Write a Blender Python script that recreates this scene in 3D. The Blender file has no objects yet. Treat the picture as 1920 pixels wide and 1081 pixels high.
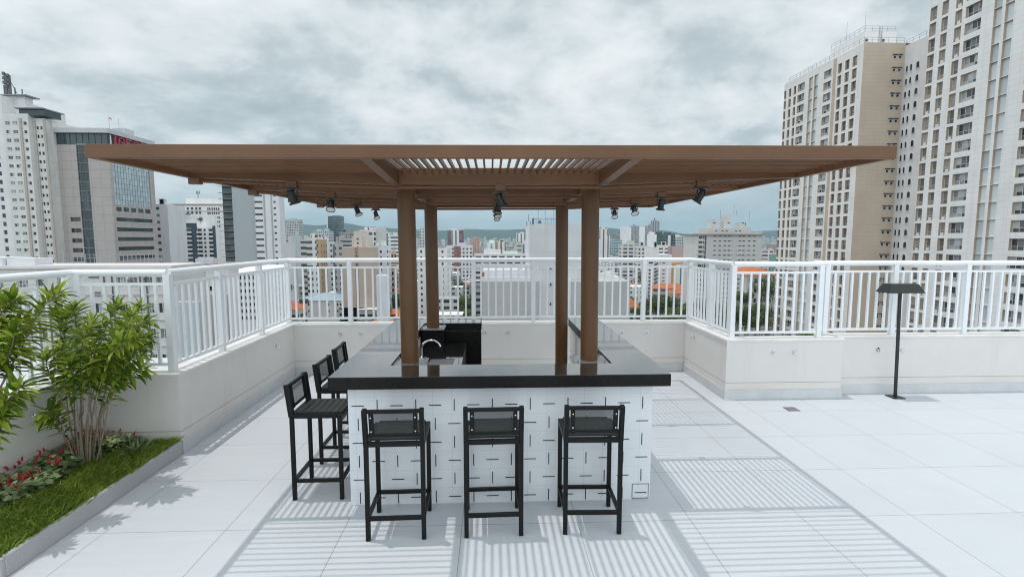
import bpy, math, random
from math import radians as R, sin, cos, pi
from mathutils import Vector, Matrix
random.seed(7)
S = bpy.context.scene
COL = S.collection

# ---------------------------------------------------------------- camera, world, sun, exposure
F, YAW, PITCH, H = 957.0, R(2.33), math.atan(92/957.0), 2.17
cd = bpy.data.cameras.new('camera'); cam = bpy.data.objects.new('camera', cd); COL.objects.link(cam)
cd.sensor_width = 36.0; cd.lens = F/1920*36; cd.clip_start = 0.05; cd.clip_end = 30000
cam.location = (0, 0, H); cam.rotation_euler = (pi/2-PITCH, 0, -YAW)
S.camera = cam
S.view_settings.view_transform = 'Standard'; S.view_settings.look = 'None'
S.view_settings.exposure = 0.22; S.view_settings.gamma = 1.0
try: S.view_settings.use_curve_mapping = False
except Exception: pass
S.cycles.use_denoising = True; S.cycles.filter_width = 1.1
S.cycles.max_bounces = 8; S.cycles.transparent_max_bounces = 24
S.cycles.volume_bounces = 0
HAZE = 0.00010

SUN_DIR = Vector((0.186, -0.050, -1.0)).normalized()
SUN_EL = math.asin(-SUN_DIR.z); SUN_AZ = math.atan2(-SUN_DIR.x, -SUN_DIR.y)
sl = bpy.data.lights.new('sun', 'SUN'); sun = bpy.data.objects.new('sun', sl); COL.objects.link(sun)
sl.energy = 1.55; sl.angle = R(0.53); sl.color = (1.0, 0.965, 0.92)
sun.rotation_euler = SUN_DIR.to_track_quat('-Z', 'Y').to_euler(); sun.location = (-40, 10, 200)

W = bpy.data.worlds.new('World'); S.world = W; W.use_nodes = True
def build_world():
    nt = W.node_tree; nt.nodes.clear(); N = nt.nodes.new; L = nt.links.new
    out = N('ShaderNodeOutputWorld'); bg = N('ShaderNodeBackground'); bg.inputs['Strength'].default_value = 0.1
    L(bg.outputs[0], out.inputs[0])
    sky = N('ShaderNodeTexSky'); sky.sky_type = 'NISHITA'; sky.sun_disc = False
    sky.sun_elevation = SUN_EL; sky.sun_rotation = SUN_AZ; sky.altitude = 760; sky.dust_density = 2.0
    tc = N('ShaderNodeTexCoord'); sp = N('ShaderNodeSeparateXYZ'); L(tc.outputs['Generated'], sp.inputs[0])
    def M(op, a, b=None, c=None, clamp=False):
        n = N('ShaderNodeMath'); n.operation = op; n.use_clamp = clamp
        for i, v in enumerate((a, b, c)):
            if v is None: continue
            if isinstance(v, (int, float)): n.inputs[i].default_value = v
            else: L(v, n.inputs[i])
        return n.outputs[0]
    z = M('MAXIMUM', sp.outputs[2], 0.0)
    zc = M('ADD', z, 0.34)
    cb = N('ShaderNodeCombineXYZ'); L(M('DIVIDE', sp.outputs[0], zc), cb.inputs[0]); L(M('DIVIDE', sp.outputs[1], zc), cb.inputs[1])
    def noise(scale, detail, rough, off, dist=0.0):
        mp = N('ShaderNodeMapping'); mp.inputs['Location'].default_value = off; L(cb.outputs[0], mp.inputs[0])
        n = N('ShaderNodeTexNoise'); n.inputs['Scale'].default_value = scale; n.inputs['Detail'].default_value = detail
        n.inputs['Roughness'].default_value = rough; n.inputs['Distortion'].default_value = dist
        L(mp.outputs[0], n.inputs[0]); return n.outputs['Fac']
    big = noise(1.15, 3, 0.5, (3.1, 7.7, 0.0))
    mid = noise(2.6, 10, 0.58, (1.3, 2.2, 0.0), 0.25)
    fine = noise(9.0, 8, 0.6, (9.3, 4.2, 0.0), 0.15)
    v = M('ADD', M('ADD', M('MULTIPLY', big, 0.50), M('MULTIPLY', mid, 0.66)), M('MULTIPLY', fine, 0.20))
    rp = N('ShaderNodeValToRGB'); L(v, rp.inputs[0]); cr = rp.color_ramp
    cr.elements[0].position = 0.545; cr.elements[0].color = (0.46, 0.54, 0.58, 1)
    cr.elements[1].position = 0.80; cr.elements[1].color = (0.93, 0.96, 0.97, 1)
    e = cr.elements.new(0.63); e.color = (0.575, 0.65, 0.69, 1)
    e = cr.elements.new(0.70); e.color = (0.76, 0.825, 0.855, 1)
    sc = N('ShaderNodeVectorMath'); sc.operation = 'SCALE'; L(rp.outputs[0], sc.inputs[0]); sc.inputs['Scale'].default_value = 9.6
    # pale band low over the city
    hz = N('ShaderNodeMix'); hz.data_type = 'RGBA'; L(sc.outputs[0], hz.inputs[6]); hz.inputs[7].default_value = (6.0, 7.05, 7.6, 1)
    L(M('MULTIPLY', M('SUBTRACT', 1.0, M('DIVIDE', z, 0.16, clamp=True), clamp=True), 0.72), hz.inputs[0])
    # thin gaps of blue
    gap = noise(1.1, 6, 0.55, (5.2, 0.9, 0.0), 0.2)
    g = N('ShaderNodeMapRange'); L(gap, g.inputs[0]); g.inputs[1].default_value = 0.66; g.inputs[2].default_value = 0.76; g.inputs[3].default_value = 0.0; g.inputs[4].default_value = 0.55
    mx = N('ShaderNodeMix'); mx.data_type = 'RGBA'; L(g.outputs[0], mx.inputs[0]); L(hz.outputs[2], mx.inputs[6]); L(sky.outputs[0], mx.inputs[7])
    # sky gain added overhead, behind the camera and sideways, to brighten the walls
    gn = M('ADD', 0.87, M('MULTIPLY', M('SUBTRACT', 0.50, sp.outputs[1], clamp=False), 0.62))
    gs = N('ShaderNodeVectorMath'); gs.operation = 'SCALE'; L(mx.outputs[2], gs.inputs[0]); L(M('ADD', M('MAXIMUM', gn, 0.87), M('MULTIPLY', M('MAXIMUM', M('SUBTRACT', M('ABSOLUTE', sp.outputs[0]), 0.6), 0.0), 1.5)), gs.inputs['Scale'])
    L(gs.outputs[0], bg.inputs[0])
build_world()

# ---------------------------------------------------------------- picking points from the camera's viewing rays
_f = Vector((sin(YAW)*cos(PITCH), cos(YAW)*cos(PITCH), -sin(PITCH))); _r = Vector((cos(YAW), -sin(YAW), 0)); _u = _r.cross(_f)
def ray(px, py): return _f + _r*((px-960)/F) - _u*((py-540.5)/F)
def at_y(px, py, y):
    d = ray(px, py); return Vector((0, 0, H)) + d*(y/d.y)
def at_x(px, py, x):
    d = ray(px, py); return Vector((0, 0, H)) + d*(x/d.x)
def at_z(px, py, z):
    d = ray(px, py); return Vector((0, 0, H)) + d*((z-H)/d.z)
HOR = 447.0
def X_(px, Y): return at_y(px, HOR, Y).x
def Z_(px, py, Y): return at_y(px, py, Y).z

# ---------------------------------------------------------------- helpers
def tag(o, label=None, cat=None, group=None, kind=None):
    if label: o['label'] = label
    if cat: o['category'] = cat
    if group: o['group'] = group
    if kind: o['kind'] = kind
    return o
def empty(name, loc, label=None, cat=None, group=None):
    o = bpy.data.objects.new(name, None); COL.objects.link(o); o.location = loc; o.empty_display_size = 0.2
    return tag(o, label, cat, group)
def origin(o):
    v = Vector((0, 0, 0))
    while o is not None: v += o.location; o = o.parent
    return v
class MB:
    def __init__(s): s.v = []; s.f = []; s.m = []
    def quad(s, *p, mi=0):
        n = len(s.v); s.v += [tuple(q) for q in p]; s.f.append(tuple(range(n, n+len(p)))); s.m.append(mi)
    def hexa(s, c, mi=0):     # 8 corners: bottom 4 ccw, top 4 ccw
        n = len(s.v); s.v += [tuple(q) for q in c]
        for f in ((3,2,1,0),(4,5,6,7),(0,1,5,4),(1,2,6,5),(2,3,7,6),(3,0,4,7)):
            s.f.append(tuple(n+i for i in f)); s.m.append(mi)
    def box(s, x0, x1, y0, y1, z0, z1, mi=0):
        s.hexa([(x0,y0,z0),(x1,y0,z0),(x1,y1,z0),(x0,y1,z0),(x0,y0,z1),(x1,y0,z1),(x1,y1,z1),(x0,y1,z1)], mi)
    def bar(s, a, b, w, h, mi=0, up=(0,0,1)):   # box from a to b, w wide, h high
        a = Vector(a); b = Vector(b); t = (b-a).normalized(); up = Vector(up)
        if abs(t.dot(up)) > 0.98: up = Vector((0,1,0))
        sx = t.cross(up).normalized()*(w/2); sy = sx.cross(t).normalized()*(h/2)
        s.hexa([a-sx-sy, a+sx-sy, b+sx-sy, b-sx-sy, a-sx+sy, a+sx+sy, b+sx+sy, b-sx+sy], mi)
    def prism(s, poly, z0, z1, mi=0, cap=None):
        n = len(poly); k = len(s.v); s.v += [(x,y,z0) for x,y in poly]+[(x,y,z1) for x,y in poly]
        for i in range(n):
            j = (i+1)%n; s.f.append((k+i,k+j,k+n+j,k+n+i)); s.m.append(mi)
        c = mi if cap is None else cap
        s.f.append(tuple(k+n+i for i in range(n))); s.m.append(c)
        s.f.append(tuple(k+i for i in reversed(range(n)))); s.m.append(c)
    def tube(s, pts, rad, n=10, mi=0, caps=True):
        pts = [Vector(p) for p in pts]; rs = rad if isinstance(rad, (list, tuple)) else [rad]*len(pts)
        k = len(s.v); prev = None
        for i, p in enumerate(pts):
            t = (pts[min(i+1,len(pts)-1)]-pts[max(i-1,0)]).normalized()
            if prev is None:
                a = t.orthogonal().normalized()
            else:
                a = (prev - t*prev.dot(t)).normalized()
            prev = a; b = t.cross(a)
            for j in range(n):
                q = p + (a*cos(2*pi*j/n)+b*sin(2*pi*j/n))*rs[i]; s.v.append(tuple(q))
        for i in range(len(pts)-1):
            for j in range(n):
                j2 = (j+1)%n; s.f.append((k+i*n+j,k+i*n+j2,k+(i+1)*n+j2,k+(i+1)*n+j)); s.m.append(mi)
        if caps:
            s.f.append(tuple(k+j for j in reversed(range(n)))); s.m.append(mi)
            e = k+(len(pts)-1)*n; s.f.append(tuple(e+j for j in range(n))); s.m.append(mi)
    def torus(s, c, axis, R0, r0, n=16, k=8, mi=0):
        axis = Vector(axis).normalized(); a = axis.orthogonal().normalized(); b = axis.cross(a)
        st = len(s.v)
        for i in range(n):
            d = a*cos(2*pi*i/n)+b*sin(2*pi*i/n)
            for j in range(k):
                s.v.append(tuple(Vector(c)+d*(R0+r0*cos(2*pi*j/k))+axis*(r0*sin(2*pi*j/k))))
        for i in range(n):
            for j in range(k):
                s.f.append((st+i*k+j, st+((i+1)%n)*k+j, st+((i+1)%n)*k+(j+1)%k, st+i*k+(j+1)%k)); s.m.append(mi)
    def mesh(s, name, mats, off=(0,0,0), smooth=False):
        me = bpy.data.meshes.new(name); o = Vector(off)
        me.from_pydata([(x-o.x, y-o.y, z-o.z) for x,y,z in s.v], [], s.f)
        for m in (mats if isinstance(mats, (list, tuple)) else [mats]): me.materials.append(m)
        me.polygons.foreach_set('material_index', s.m)
        if smooth: me.polygons.foreach_set('use_smooth', [True]*len(s.f))
        me.update(); return me
    def build(s, name, mats, parent=None, smooth=False, local=False, bevel=0.0, seg=2, loc=None):
        off = origin(parent) if (parent is not None and not local) else Vector((0,0,0))
        if loc is not None: off = Vector(loc)
        me = s.mesh(name, mats, off, smooth)
        o = bpy.data.objects.new(name, me); COL.objects.link(o)
        if loc is not None: o.location = loc
        if parent is not None: o.parent = parent
        if bevel:
            b = o.modifiers.new('edge', 'BEVEL'); b.width = bevel; b.segments = seg; b.limit_method = 'ANGLE'; b.angle_limit = R(40)
        if smooth:
            try:
                e = o.modifiers.new('split', 'EDGE_SPLIT'); e.split_angle = R(42)
            except Exception: pass
        return o
def copy_tree(o, parent=None):
    c = o.copy(); COL.objects.link(c); c.parent = parent
    for ch in list(o.children): copy_tree(ch, c)
    return c

# ---------------------------------------------------------------- materials
def new_mat(name):
    m = bpy.data.materials.new(name); m.use_nodes = True; nt = m.node_tree
    return m, nt, nt.nodes['Principled BSDF']
def mth(nt, op, a, b=None, clamp=False):
    n = nt.nodes.new('ShaderNodeMath'); n.operation = op; n.use_clamp = clamp
    for i, v in enumerate((a, b)):
        if v is None: continue
        if isinstance(v, (int, float)): n.inputs[i].default_value = v
        else: nt.links.new(v, n.inputs[i])
    return n.outputs[0]
def mixc(nt, fac, a, b):
    n = nt.nodes.new('ShaderNodeMix'); n.data_type = 'RGBA'
    for i, v in ((0, fac), (6, a), (7, b)):
        if isinstance(v, (int, float)): n.inputs[i].default_value = v
        elif isinstance(v, tuple): n.inputs[i].default_value = (*v, 1) if len(v) == 3 else v
        else: nt.links.new(v, n.inputs[i])
    return n.outputs[2]
def obj_co(nt): return nt.nodes.new('ShaderNodeTexCoord').outputs['Object']
def nz(nt, co, scale, detail=4, rough=0.55, stretch=None):
    if stretch:
        mp = nt.nodes.new('ShaderNodeMapping'); mp.inputs['Scale'].default_value = stretch; nt.links.new(co, mp.inputs[0]); co = mp.outputs[0]
    n = nt.nodes.new('ShaderNodeTexNoise'); n.inputs['Scale'].default_value = scale; n.inputs['Detail'].default_value = detail
    n.inputs['Roughness'].default_value = rough; nt.links.new(co, n.inputs[0]); return n.outputs['Fac']
def rng(nt, v, a, b, c, d):
    n = nt.nodes.new('ShaderNodeMapRange'); nt.links.new(v, n.inputs[0])
    for i, x in enumerate((a, b, c, d)): n.inputs[i+1].default_value = x
    return n.outputs[0]
def bump(nt, p, h, strength, dist):
    b = nt.nodes.new('ShaderNodeBump'); b.inputs['Strength'].default_value = strength; b.inputs['Distance'].default_value = dist
    nt.links.new(h, b.inputs['Height']); nt.links.new(b.outputs[0], p.inputs['Normal'])
def pm(name, col, rough=0.6, metal=0.0, var=0.12, scale=3.0, bscale=0, bstr=0.2, bdist=0.002, spec=None, stretch=None):
    m, nt, p = new_mat(name); co = obj_co(nt)
    f = rng(nt, nz(nt, co, scale, 6, 0.6, stretch), 0.3, 0.7, 0.0, 1.0)
    c0 = tuple(c*(1-var) for c in col); c1 = tuple(min(1, c*(1+var)) for c in col)
    nt.links.new(mixc(nt, f, c0, c1), p.inputs['Base Color'])
    p.inputs['Roughness'].default_value = rough; p.inputs['Metallic'].default_value = metal
    if spec is not None: p.inputs['Specular IOR Level'].default_value = spec
    if bscale: bump(nt, p, nz(nt, co, bscale, 4, 0.6), bstr, bdist)
    return m
M = {}
M['white_paint'] = pm('white_paint', (0.80, 0.82, 0.84), 0.32, var=0.03)
M['granite_kerb'] = pm('granite_kerb', (0.40, 0.40, 0.41), 0.7, var=0.45, scale=140, bscale=60, bstr=0.3)
M['coping'] = pm('coping', (0.74, 0.72, 0.70), 0.6, var=0.08, scale=6, bscale=90, bstr=0.15)
M['skirting'] = pm('skirting', (0.56, 0.575, 0.59), 0.45, var=0.07, scale=5)
M['black_metal'] = pm('black_metal', (0.0075, 0.008, 0.0077), 0.45, var=0.15, bscale=200, bstr=0.06, spec=0.2)
M['lamp_black'] = pm('lamp_black', (0.012, 0.013, 0.012), 0.38, var=0.2)
M['chrome'] = pm('chrome', (0.75, 0.76, 0.78), 0.12, 1.0, var=0.05)
M['steel'] = pm('steel', (0.62, 0.62, 0.63), 0.28, 1.0, var=0.1)
M['galvanised'] = pm('galvanised', (0.34, 0.36, 0.38), 0.35, 0.7, var=0.15, scale=20)
M['lens'] = pm('lens', (0.75, 0.75, 0.72), 0.15, 0.0, var=0.05)
M['soil'] = pm('soil', (0.05, 0.038, 0.026), 0.95, var=0.4, scale=30, bscale=50, bstr=0.6, bdist=0.01)
M['bark'] = pm('bark', (0.26, 0.21, 0.16), 0.85, var=0.3, scale=40, bscale=80, bstr=0.4)
M['dash_black'] = pm('dash_black', (0.012, 0.012, 0.013), 0.3, var=0.1)
M['orange_tile'] = pm('orange_tile', (0.46, 0.135, 0.05), 0.8, var=0.3, scale=1.2)
M['rust_tile'] = pm('rust_tile', (0.30, 0.10, 0.05), 0.85, var=0.35, scale=1.2)
M['grey_roof'] = pm('grey_roof', (0.36, 0.36, 0.35), 0.8, var=0.25, scale=0.4)
M['white_roof'] = pm('white_roof', (0.70, 0.70, 0.69), 0.7, var=0.12, scale=0.5)
M['blue_roof'] = pm('blue_roof', (0.32, 0.43, 0.51), 0.6, var=0.12, scale=0.5)
M['dark_frame'] = pm('dark_frame', (0.10, 0.10, 0.10), 0.5, var=0.1)
M['alu_frame'] = pm('alu_frame', (0.62, 0.63, 0.64), 0.4, var=0.06)
M['red_sign'] = pm('red_sign', (0.62, 0.02, 0.07), 0.4, var=0.05)
M['yellow_paint'] = pm('yellow_paint', (0.6, 0.33, 0.05), 0.7, var=0.1)

def mat_brown():
    m, nt, p = new_mat('brown_paint'); co = obj_co(nt)
    a = nz(nt, co, 2.2, 5, 0.6); b = nz(nt, co, 45, 4, 0.6)
    c = mixc(nt, rng(nt, a, 0.35, 0.65, 0, 1), (0.128, 0.060, 0.028), (0.160, 0.079, 0.039))
    c = mixc(nt, rng(nt, b, 0.68, 0.76, 0, 0.35), c, (0.19, 0.11, 0.07))
    nt.links.new(c, p.inputs['Base Color']); p.inputs['Roughness'].default_value = 0.42; p.inputs['Specular IOR Level'].default_value = 0.35
    bump(nt, p, nz(nt, co, 120, 3, 0.6), 0.08, 0.001); return m
M['brown'] = mat_brown()
def mat_column():
    m, nt, p = new_mat('brown_column_paint'); co = obj_co(nt)
    a = nz(nt, co, 3.0, 5, 0.6, (1, 1, 0.25)); b = nz(nt, co, 38, 5, 0.65)
    c = mixc(nt, rng(nt, a, 0.35, 0.65, 0, 1), (0.084, 0.036, 0.010), (0.116, 0.053, 0.017))
    z = nt.nodes.new('ShaderNodeSeparateXYZ'); nt.links.new(co, z.inputs[0])
    low = rng(nt, z.outputs[2], 1.1, 1.55, 1.0, 0.0)      # chipped paint near the feet
    chip = mth(nt, 'MULTIPLY', rng(nt, b, 0.66, 0.70, 0, 1), low, True)
    c = mixc(nt, chip, c, (0.55, 0.42, 0.30))
    nt.links.new(c, p.inputs['Base Color']); p.inputs['Roughness'].default_value = 0.34; p.inputs['Specular IOR Level'].default_value = 0.4; return m
M['column'] = mat_column()

def mat_floor():
    m, nt, p = new_mat('porcelain_floor'); co = obj_co(nt); L = nt.links.new
    s = nt.nodes.new('ShaderNodeSeparateXYZ'); L(co, s.inputs[0])
    u = mth(nt, 'DIVIDE', mth(nt, 'SUBTRACT', s.outputs[0], 1.54), 0.885); v = mth(nt, 'DIVIDE', mth(nt, 'SUBTRACT', s.outputs[1], 3.722), 0.813)
    def joint(t, w):
        fr = mth(nt, 'FRACT', t); d = mth(nt, 'MINIMUM', fr, mth(nt, 'SUBTRACT', 1.0, fr)); return mth(nt, 'LESS_THAN', d, w)
    j = mth(nt, 'MAXIMUM', joint(u, 0.0030), joint(v, 0.0033))
    cell = nt.nodes.new('ShaderNodeCombineXYZ'); L(mth(nt, 'FLOOR', u), cell.inputs[0]); L(mth(nt, 'FLOOR', v), cell.inputs[1])
    wn = nt.nodes.new('ShaderNodeTexWhiteNoise'); wn.noise_dimensions = '2D'; L(cell.outputs[0], wn.inputs[0])
    band = nz(nt, co, 2.0, 6, 0.6, (0.5, 9.0, 1.0)); blot = nz(nt, co, 1.4, 4, 0.5)
    base = mixc(nt, rng(nt, band, 0.3, 0.7, 0, 1), (0.525, 0.548, 0.578), (0.575, 0.597, 0.625))
    base = mixc(nt, mth(nt, 'MULTIPLY', wn.outputs[0], 0.75), base, (0.525, 0.55, 0.59))
    base = mixc(nt, rng(nt, blot, 0.52, 0.72, 0, 0.5), base, (0.50, 0.52, 0.55))
    spots = nz(nt, co, 26, 3, 0.5)
    base = mixc(nt, rng(nt, spots, 0.73, 0.76, 0, 0.35), base, (0.40, 0.40, 0.41))
    L(mixc(nt, j, base, (0.27, 0.275, 0.28)), p.inputs['Base Color'])
    L(rng(nt, band, 0.3, 0.7, 0.42, 0.55), p.inputs['Roughness'])
    b = nt.nodes.new('ShaderNodeBump'); b.inputs['Strength'].default_value = 0.4; b.inputs['Distance'].default_value = 0.002; b.invert = True
    L(j, b.inputs['Height']); L(b.outputs[0], p.inputs['Normal']); return m
M['floor'] = mat_floor()

def mat_plaster():
    m, nt, p = new_mat('parapet_plaster'); co = obj_co(nt); L = nt.links.new
    s = nt.nodes.new('ShaderNodeSeparateXYZ'); L(co, s.inputs[0]); z = s.outputs[2]
    a = nz(nt, co, 1.3, 5, 0.6); st = nz(nt, co, 1.6, 5, 0.6, (1, 1, 6)); dr = nz(nt, co, 3.0, 4, 0.6, (3, 3, 0.25))
    base = mixc(nt, rng(nt, a, 0.35, 0.65, 0, 1), (0.675, 0.645, 0.62), (0.715, 0.69, 0.665))
    base = mixc(nt, rng(nt, dr, 0.58, 0.78, 0, 0.2), base, (0.50, 0.47, 0.44))
    low = mth(nt, 'LESS_THAN', z, 0.232)
    stain = mth(nt, 'MULTIPLY', low, rng(nt, st, 0.45, 0.72, 0.0, 0.5))
    base = mixc(nt, stain, base, (0.62, 0.53, 0.44))
    groove = mth(nt, 'MULTIPLY', mth(nt, 'LESS_THAN', z, 0.236), mth(nt, 'GREATER_THAN', z, 0.229))
    base = mixc(nt, groove, base, (0.36, 0.30, 0.24))
    L(base, p.inputs['Base Color']); p.inputs['Roughness'].default_value = 0.8
    bump(nt, p, nz(nt, co, 75, 3, 0.55), 0.35, 0.004); return m
M['plaster'] = mat_plaster()

def mat_granite(name, c0, c1, rough, coat):
    m, nt, p = new_mat(name); co = obj_co(nt)
    a = nz(nt, co, 190, 3, 0.6); b = nz(nt, co, 420, 2, 0.5); d = nz(nt, co, 3, 3, 0.5)
    c = mixc(nt, rng(nt, a, 0.42, 0.66, 0, 1), c0, c1)
    c = mixc(nt, rng(nt, b, 0.68, 0.76, 0, 0.7), c, (0.10, 0.09, 0.085))
    nt.links.new(c, p.inputs['Base Color'])
    g = nt.nodes.new('ShaderNodeNewGeometry'); gz = nt.nodes.new('ShaderNodeSeparateXYZ'); nt.links.new(g.outputs['Normal'], gz.inputs[0])
    up = mth(nt, 'ABSOLUTE', gz.outputs[2])
    nt.links.new(rng(nt, up, 0.3, 0.9, 0.38, rough), p.inputs['Roughness']); nt.links.new(rng(nt, up, 0.3, 0.9, 0.05, 0.5), p.inputs['Specular IOR Level'])
    p.inputs['IOR'].default_value = 1.95
    nt.links.new(mth(nt, 'MULTIPLY', rng(nt, up, 0.3, 0.9, 0.0, 1.0), coat), p.inputs['Coat Weight']); p.inputs['Coat Roughness'].default_value = 0.04; p.inputs['Coat IOR'].default_value = 1.6
    return m
M['granite'] = mat_granite('black_granite', (0.006, 0.006, 0.006), (0.026, 0.024, 0.023), 0.06, 0.48)
M['granite_dull'] = mat_granite('black_granite_dull', (0.008, 0.008, 0.008), (0.014, 0.014, 0.014), 0.35, 0.0)

def mat_tiles():
    m, nt, p = new_mat('white_glazed_tiles'); co = obj_co(nt); L = nt.links.new
    s = nt.nodes.new('ShaderNodeSeparateXYZ'); L(co, s.inputs[0])
    def jt(t, off, w):
        fr = mth(nt, 'FRACT', mth(nt, 'DIVIDE', mth(nt, 'SUBTRACT', t, off), 0.155)); d = mth(nt, 'MINIMUM', fr, mth(nt, 'SUBTRACT', 1.0, fr)); return mth(nt, 'LESS_THAN', d, w)
    def cellv(t, off): return mth(nt, 'FLOOR', mth(nt, 'DIVIDE', mth(nt, 'SUBTRACT', t, off), 0.155))
    hx = mth(nt, 'ADD', s.outputs[0], s.outputs[1])
    j = mth(nt, 'MAXIMUM', jt(hx, -1.158+4.056, 0.007), jt(s.outputs[2], -0.0205, 0.007))
    cell = nt.nodes.new('ShaderNodeCombineXYZ'); L(cellv(hx, -1.158+4.056), cell.inputs[0]); L(cellv(s.outputs[2], -0.0205), cell.inputs[1])
    wn = nt.nodes.new('ShaderNodeTexWhiteNoise'); wn.noise_dimensions = '2D'; L(cell.outputs[0], wn.inputs[0])
    base = mixc(nt, wn.outputs[0], (0.675, 0.70, 0.725), (0.69, 0.713, 0.737))
    L(mixc(nt, j, base, (0.53, 0.54, 0.55)), p.inputs['Base Color']); p.inputs['Roughness'].default_value = 0.16
    b = nt.nodes.new('ShaderNodeBump'); b.inputs['Strength'].default_value = 0.3; b.inputs['Distance'].default_value = 0.001; b.invert = True
    L(j, b.inputs['Height']); L(b.outputs[0], p.inputs['Normal']); return m
M['tiles'] = mat_tiles()

def mat_fabric(name, alpha):
    m, nt, p = new_mat(name); co = obj_co(nt)
    w = nz(nt, co, 300, 2, 0.5)
    nt.links.new(mixc(nt, w, (0.010, 0.012, 0.0115), (0.030, 0.035, 0.033)), p.inputs['Base Color'])
    p.inputs['Roughness'].default_value = 0.65; p.inputs['Alpha'].default_value = alpha
    bump(nt, p, w, 0.4, 0.001); return m
M['seat_mesh'] = mat_fabric('seat_mesh_fabric', 1.0)
M['back_mesh'] = mat_fabric('back_mesh_fabric', 0.72)

def mat_leaf(name, dark, light, mid=None, trans=0.25):
    m, nt, p = new_mat(name); g = nt.nodes.new('ShaderNodeNewGeometry'); oi = nt.nodes.new('ShaderNodeObjectInfo')
    r = mth(nt, 'FRACT', mth(nt, 'ADD', g.outputs['Random Per Island'], oi.outputs['Random']))
    c = mixc(nt, r, dark, light)
    nt.links.new(c, p.inputs['Base Color']); p.inputs['Roughness'].default_value = 0.42; p.inputs['Specular IOR Level'].default_value = 0.28
    t = nt.nodes.new('ShaderNodeBsdfTranslucent'); nt.links.new(c, t.inputs[0])
    mx = nt.nodes.new('ShaderNodeMixShader'); mx.inputs[0].default_value = trans
    nt.links.new(p.outputs[0], mx.inputs[1]); nt.links.new(t.outputs[0], mx.inputs[2])
    nt.links.new(mx.outputs[0], nt.nodes['Material Output'].inputs[0]); return m
M['leaf'] = mat_leaf('shrub_leaf', (0.055, 0.125, 0.010), (0.34, 0.42, 0.045), trans=0.35)
M['grass'] = mat_leaf('grass_blade', (0.085, 0.17, 0.012), (0.38, 0.47, 0.09), trans=0.4)
M['bed_leaf'] = mat_leaf('bed_leaf', (0.10, 0.17, 0.05), (0.36, 0.43, 0.22))
M['petal'] = mat_leaf('red_petal', (0.42, 0.012, 0.02), (0.62, 0.03, 0.06))
M['tree_leaf'] = mat_leaf('tree_leaf', (0.040, 0.068, 0.020), (0.14, 0.17, 0.055))
M['tree_leaf_light'] = mat_leaf('tree_leaf_light', (0.06, 0.11, 0.02), (0.16, 0.22, 0.04))

def mat_glass(name, dark, light, rough=0.08):
    m, nt, p = new_mat(name); g = nt.nodes.new('ShaderNodeNewGeometry'); oi = nt.nodes.new('ShaderNodeObjectInfo')
    r = mth(nt, 'FRACT', mth(nt, 'ADD', g.outputs['Random Per Island'], mth(nt, 'MULTIPLY', oi.outputs['Random'], 7.3)))
    r = mth(nt, 'POWER', r, 1.5)
    nt.links.new(mixc(nt, r, dark, light), p.inputs['Base Color'])
    p.inputs['Roughness'].default_value = rough; p.inputs['IOR'].default_value = 1.5; return m
M['glass'] = mat_glass('window_glass', (0.035, 0.04, 0.045), (0.52, 0.54, 0.55))
M['glass_dark'] = mat_glass('window_glass_dark', (0.012, 0.014, 0.016), (0.06, 0.065, 0.07))
M['glass_blue'] = mat_glass('panel_glass_blue', (0.78, 0.83, 0.85), (0.50, 0.58, 0.62), 0.25)
M['glass_teal'] = mat_glass('curtain_glass', (0.36, 0.45, 0.49), (0.50, 0.58, 0.61), 0.08)
M['glass_deep'] = mat_glass('deep_green_glass', (0.012, 0.026, 0.030), (0.05, 0.085, 0.09), 0.08)
M['brown_recess'] = mat_glass('brown_recess_glass', (0.15, 0.135, 0.12), (0.44, 0.39, 0.345), 0.3)

def wall_mat(name, col, joint=None, jcol=None, var=0.07):
    m, nt, p = new_mat(name); co = obj_co(nt); L = nt.links.new
    a = nz(nt, co, 0.25, 6, 0.6); d = nz(nt, co, 0.9, 5, 0.6, (1.5, 1.5, 0.08))
    base = mixc(nt, rng(nt, a, 0.3, 0.7, 0, 1), tuple(c*(1-var) for c in col), tuple(min(1, c*(1+var)) for c in col))
    base = mixc(nt, rng(nt, d, 0.55, 0.8, 0, 0.35), base, tuple(c*0.72 for c in col))
    if joint:
        s = nt.nodes.new('ShaderNodeSeparateXYZ'); L(co, s.inputs[0])
        def jt(t, pitch, w):
            fr = mth(nt, 'FRACT', mth(nt, 'DIVIDE', t, pitch)); return mth(nt, 'LESS_THAN', fr, w/pitch)
        j = mth(nt, 'MAXIMUM', jt(mth(nt, 'ADD', s.outputs[0], s.outputs[1]), joint[0], joint[2]), jt(s.outputs[2], joint[1], joint[2]))
        base = mixc(nt, mth(nt, 'MULTIPLY', j, 0.6), base, jcol or tuple(c*0.6 for c in col))
    L(base, p.inputs['Base Color']); p.inputs['Roughness'].default_value = 0.75; return m
WM = {}
def wmat(col, joint=None, key=None):
    k = key or (tuple(round(c, 3) for c in col), joint)
    if k not in WM: WM[k] = wall_mat('wall_finish', col, joint)
    return WM[k]

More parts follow.
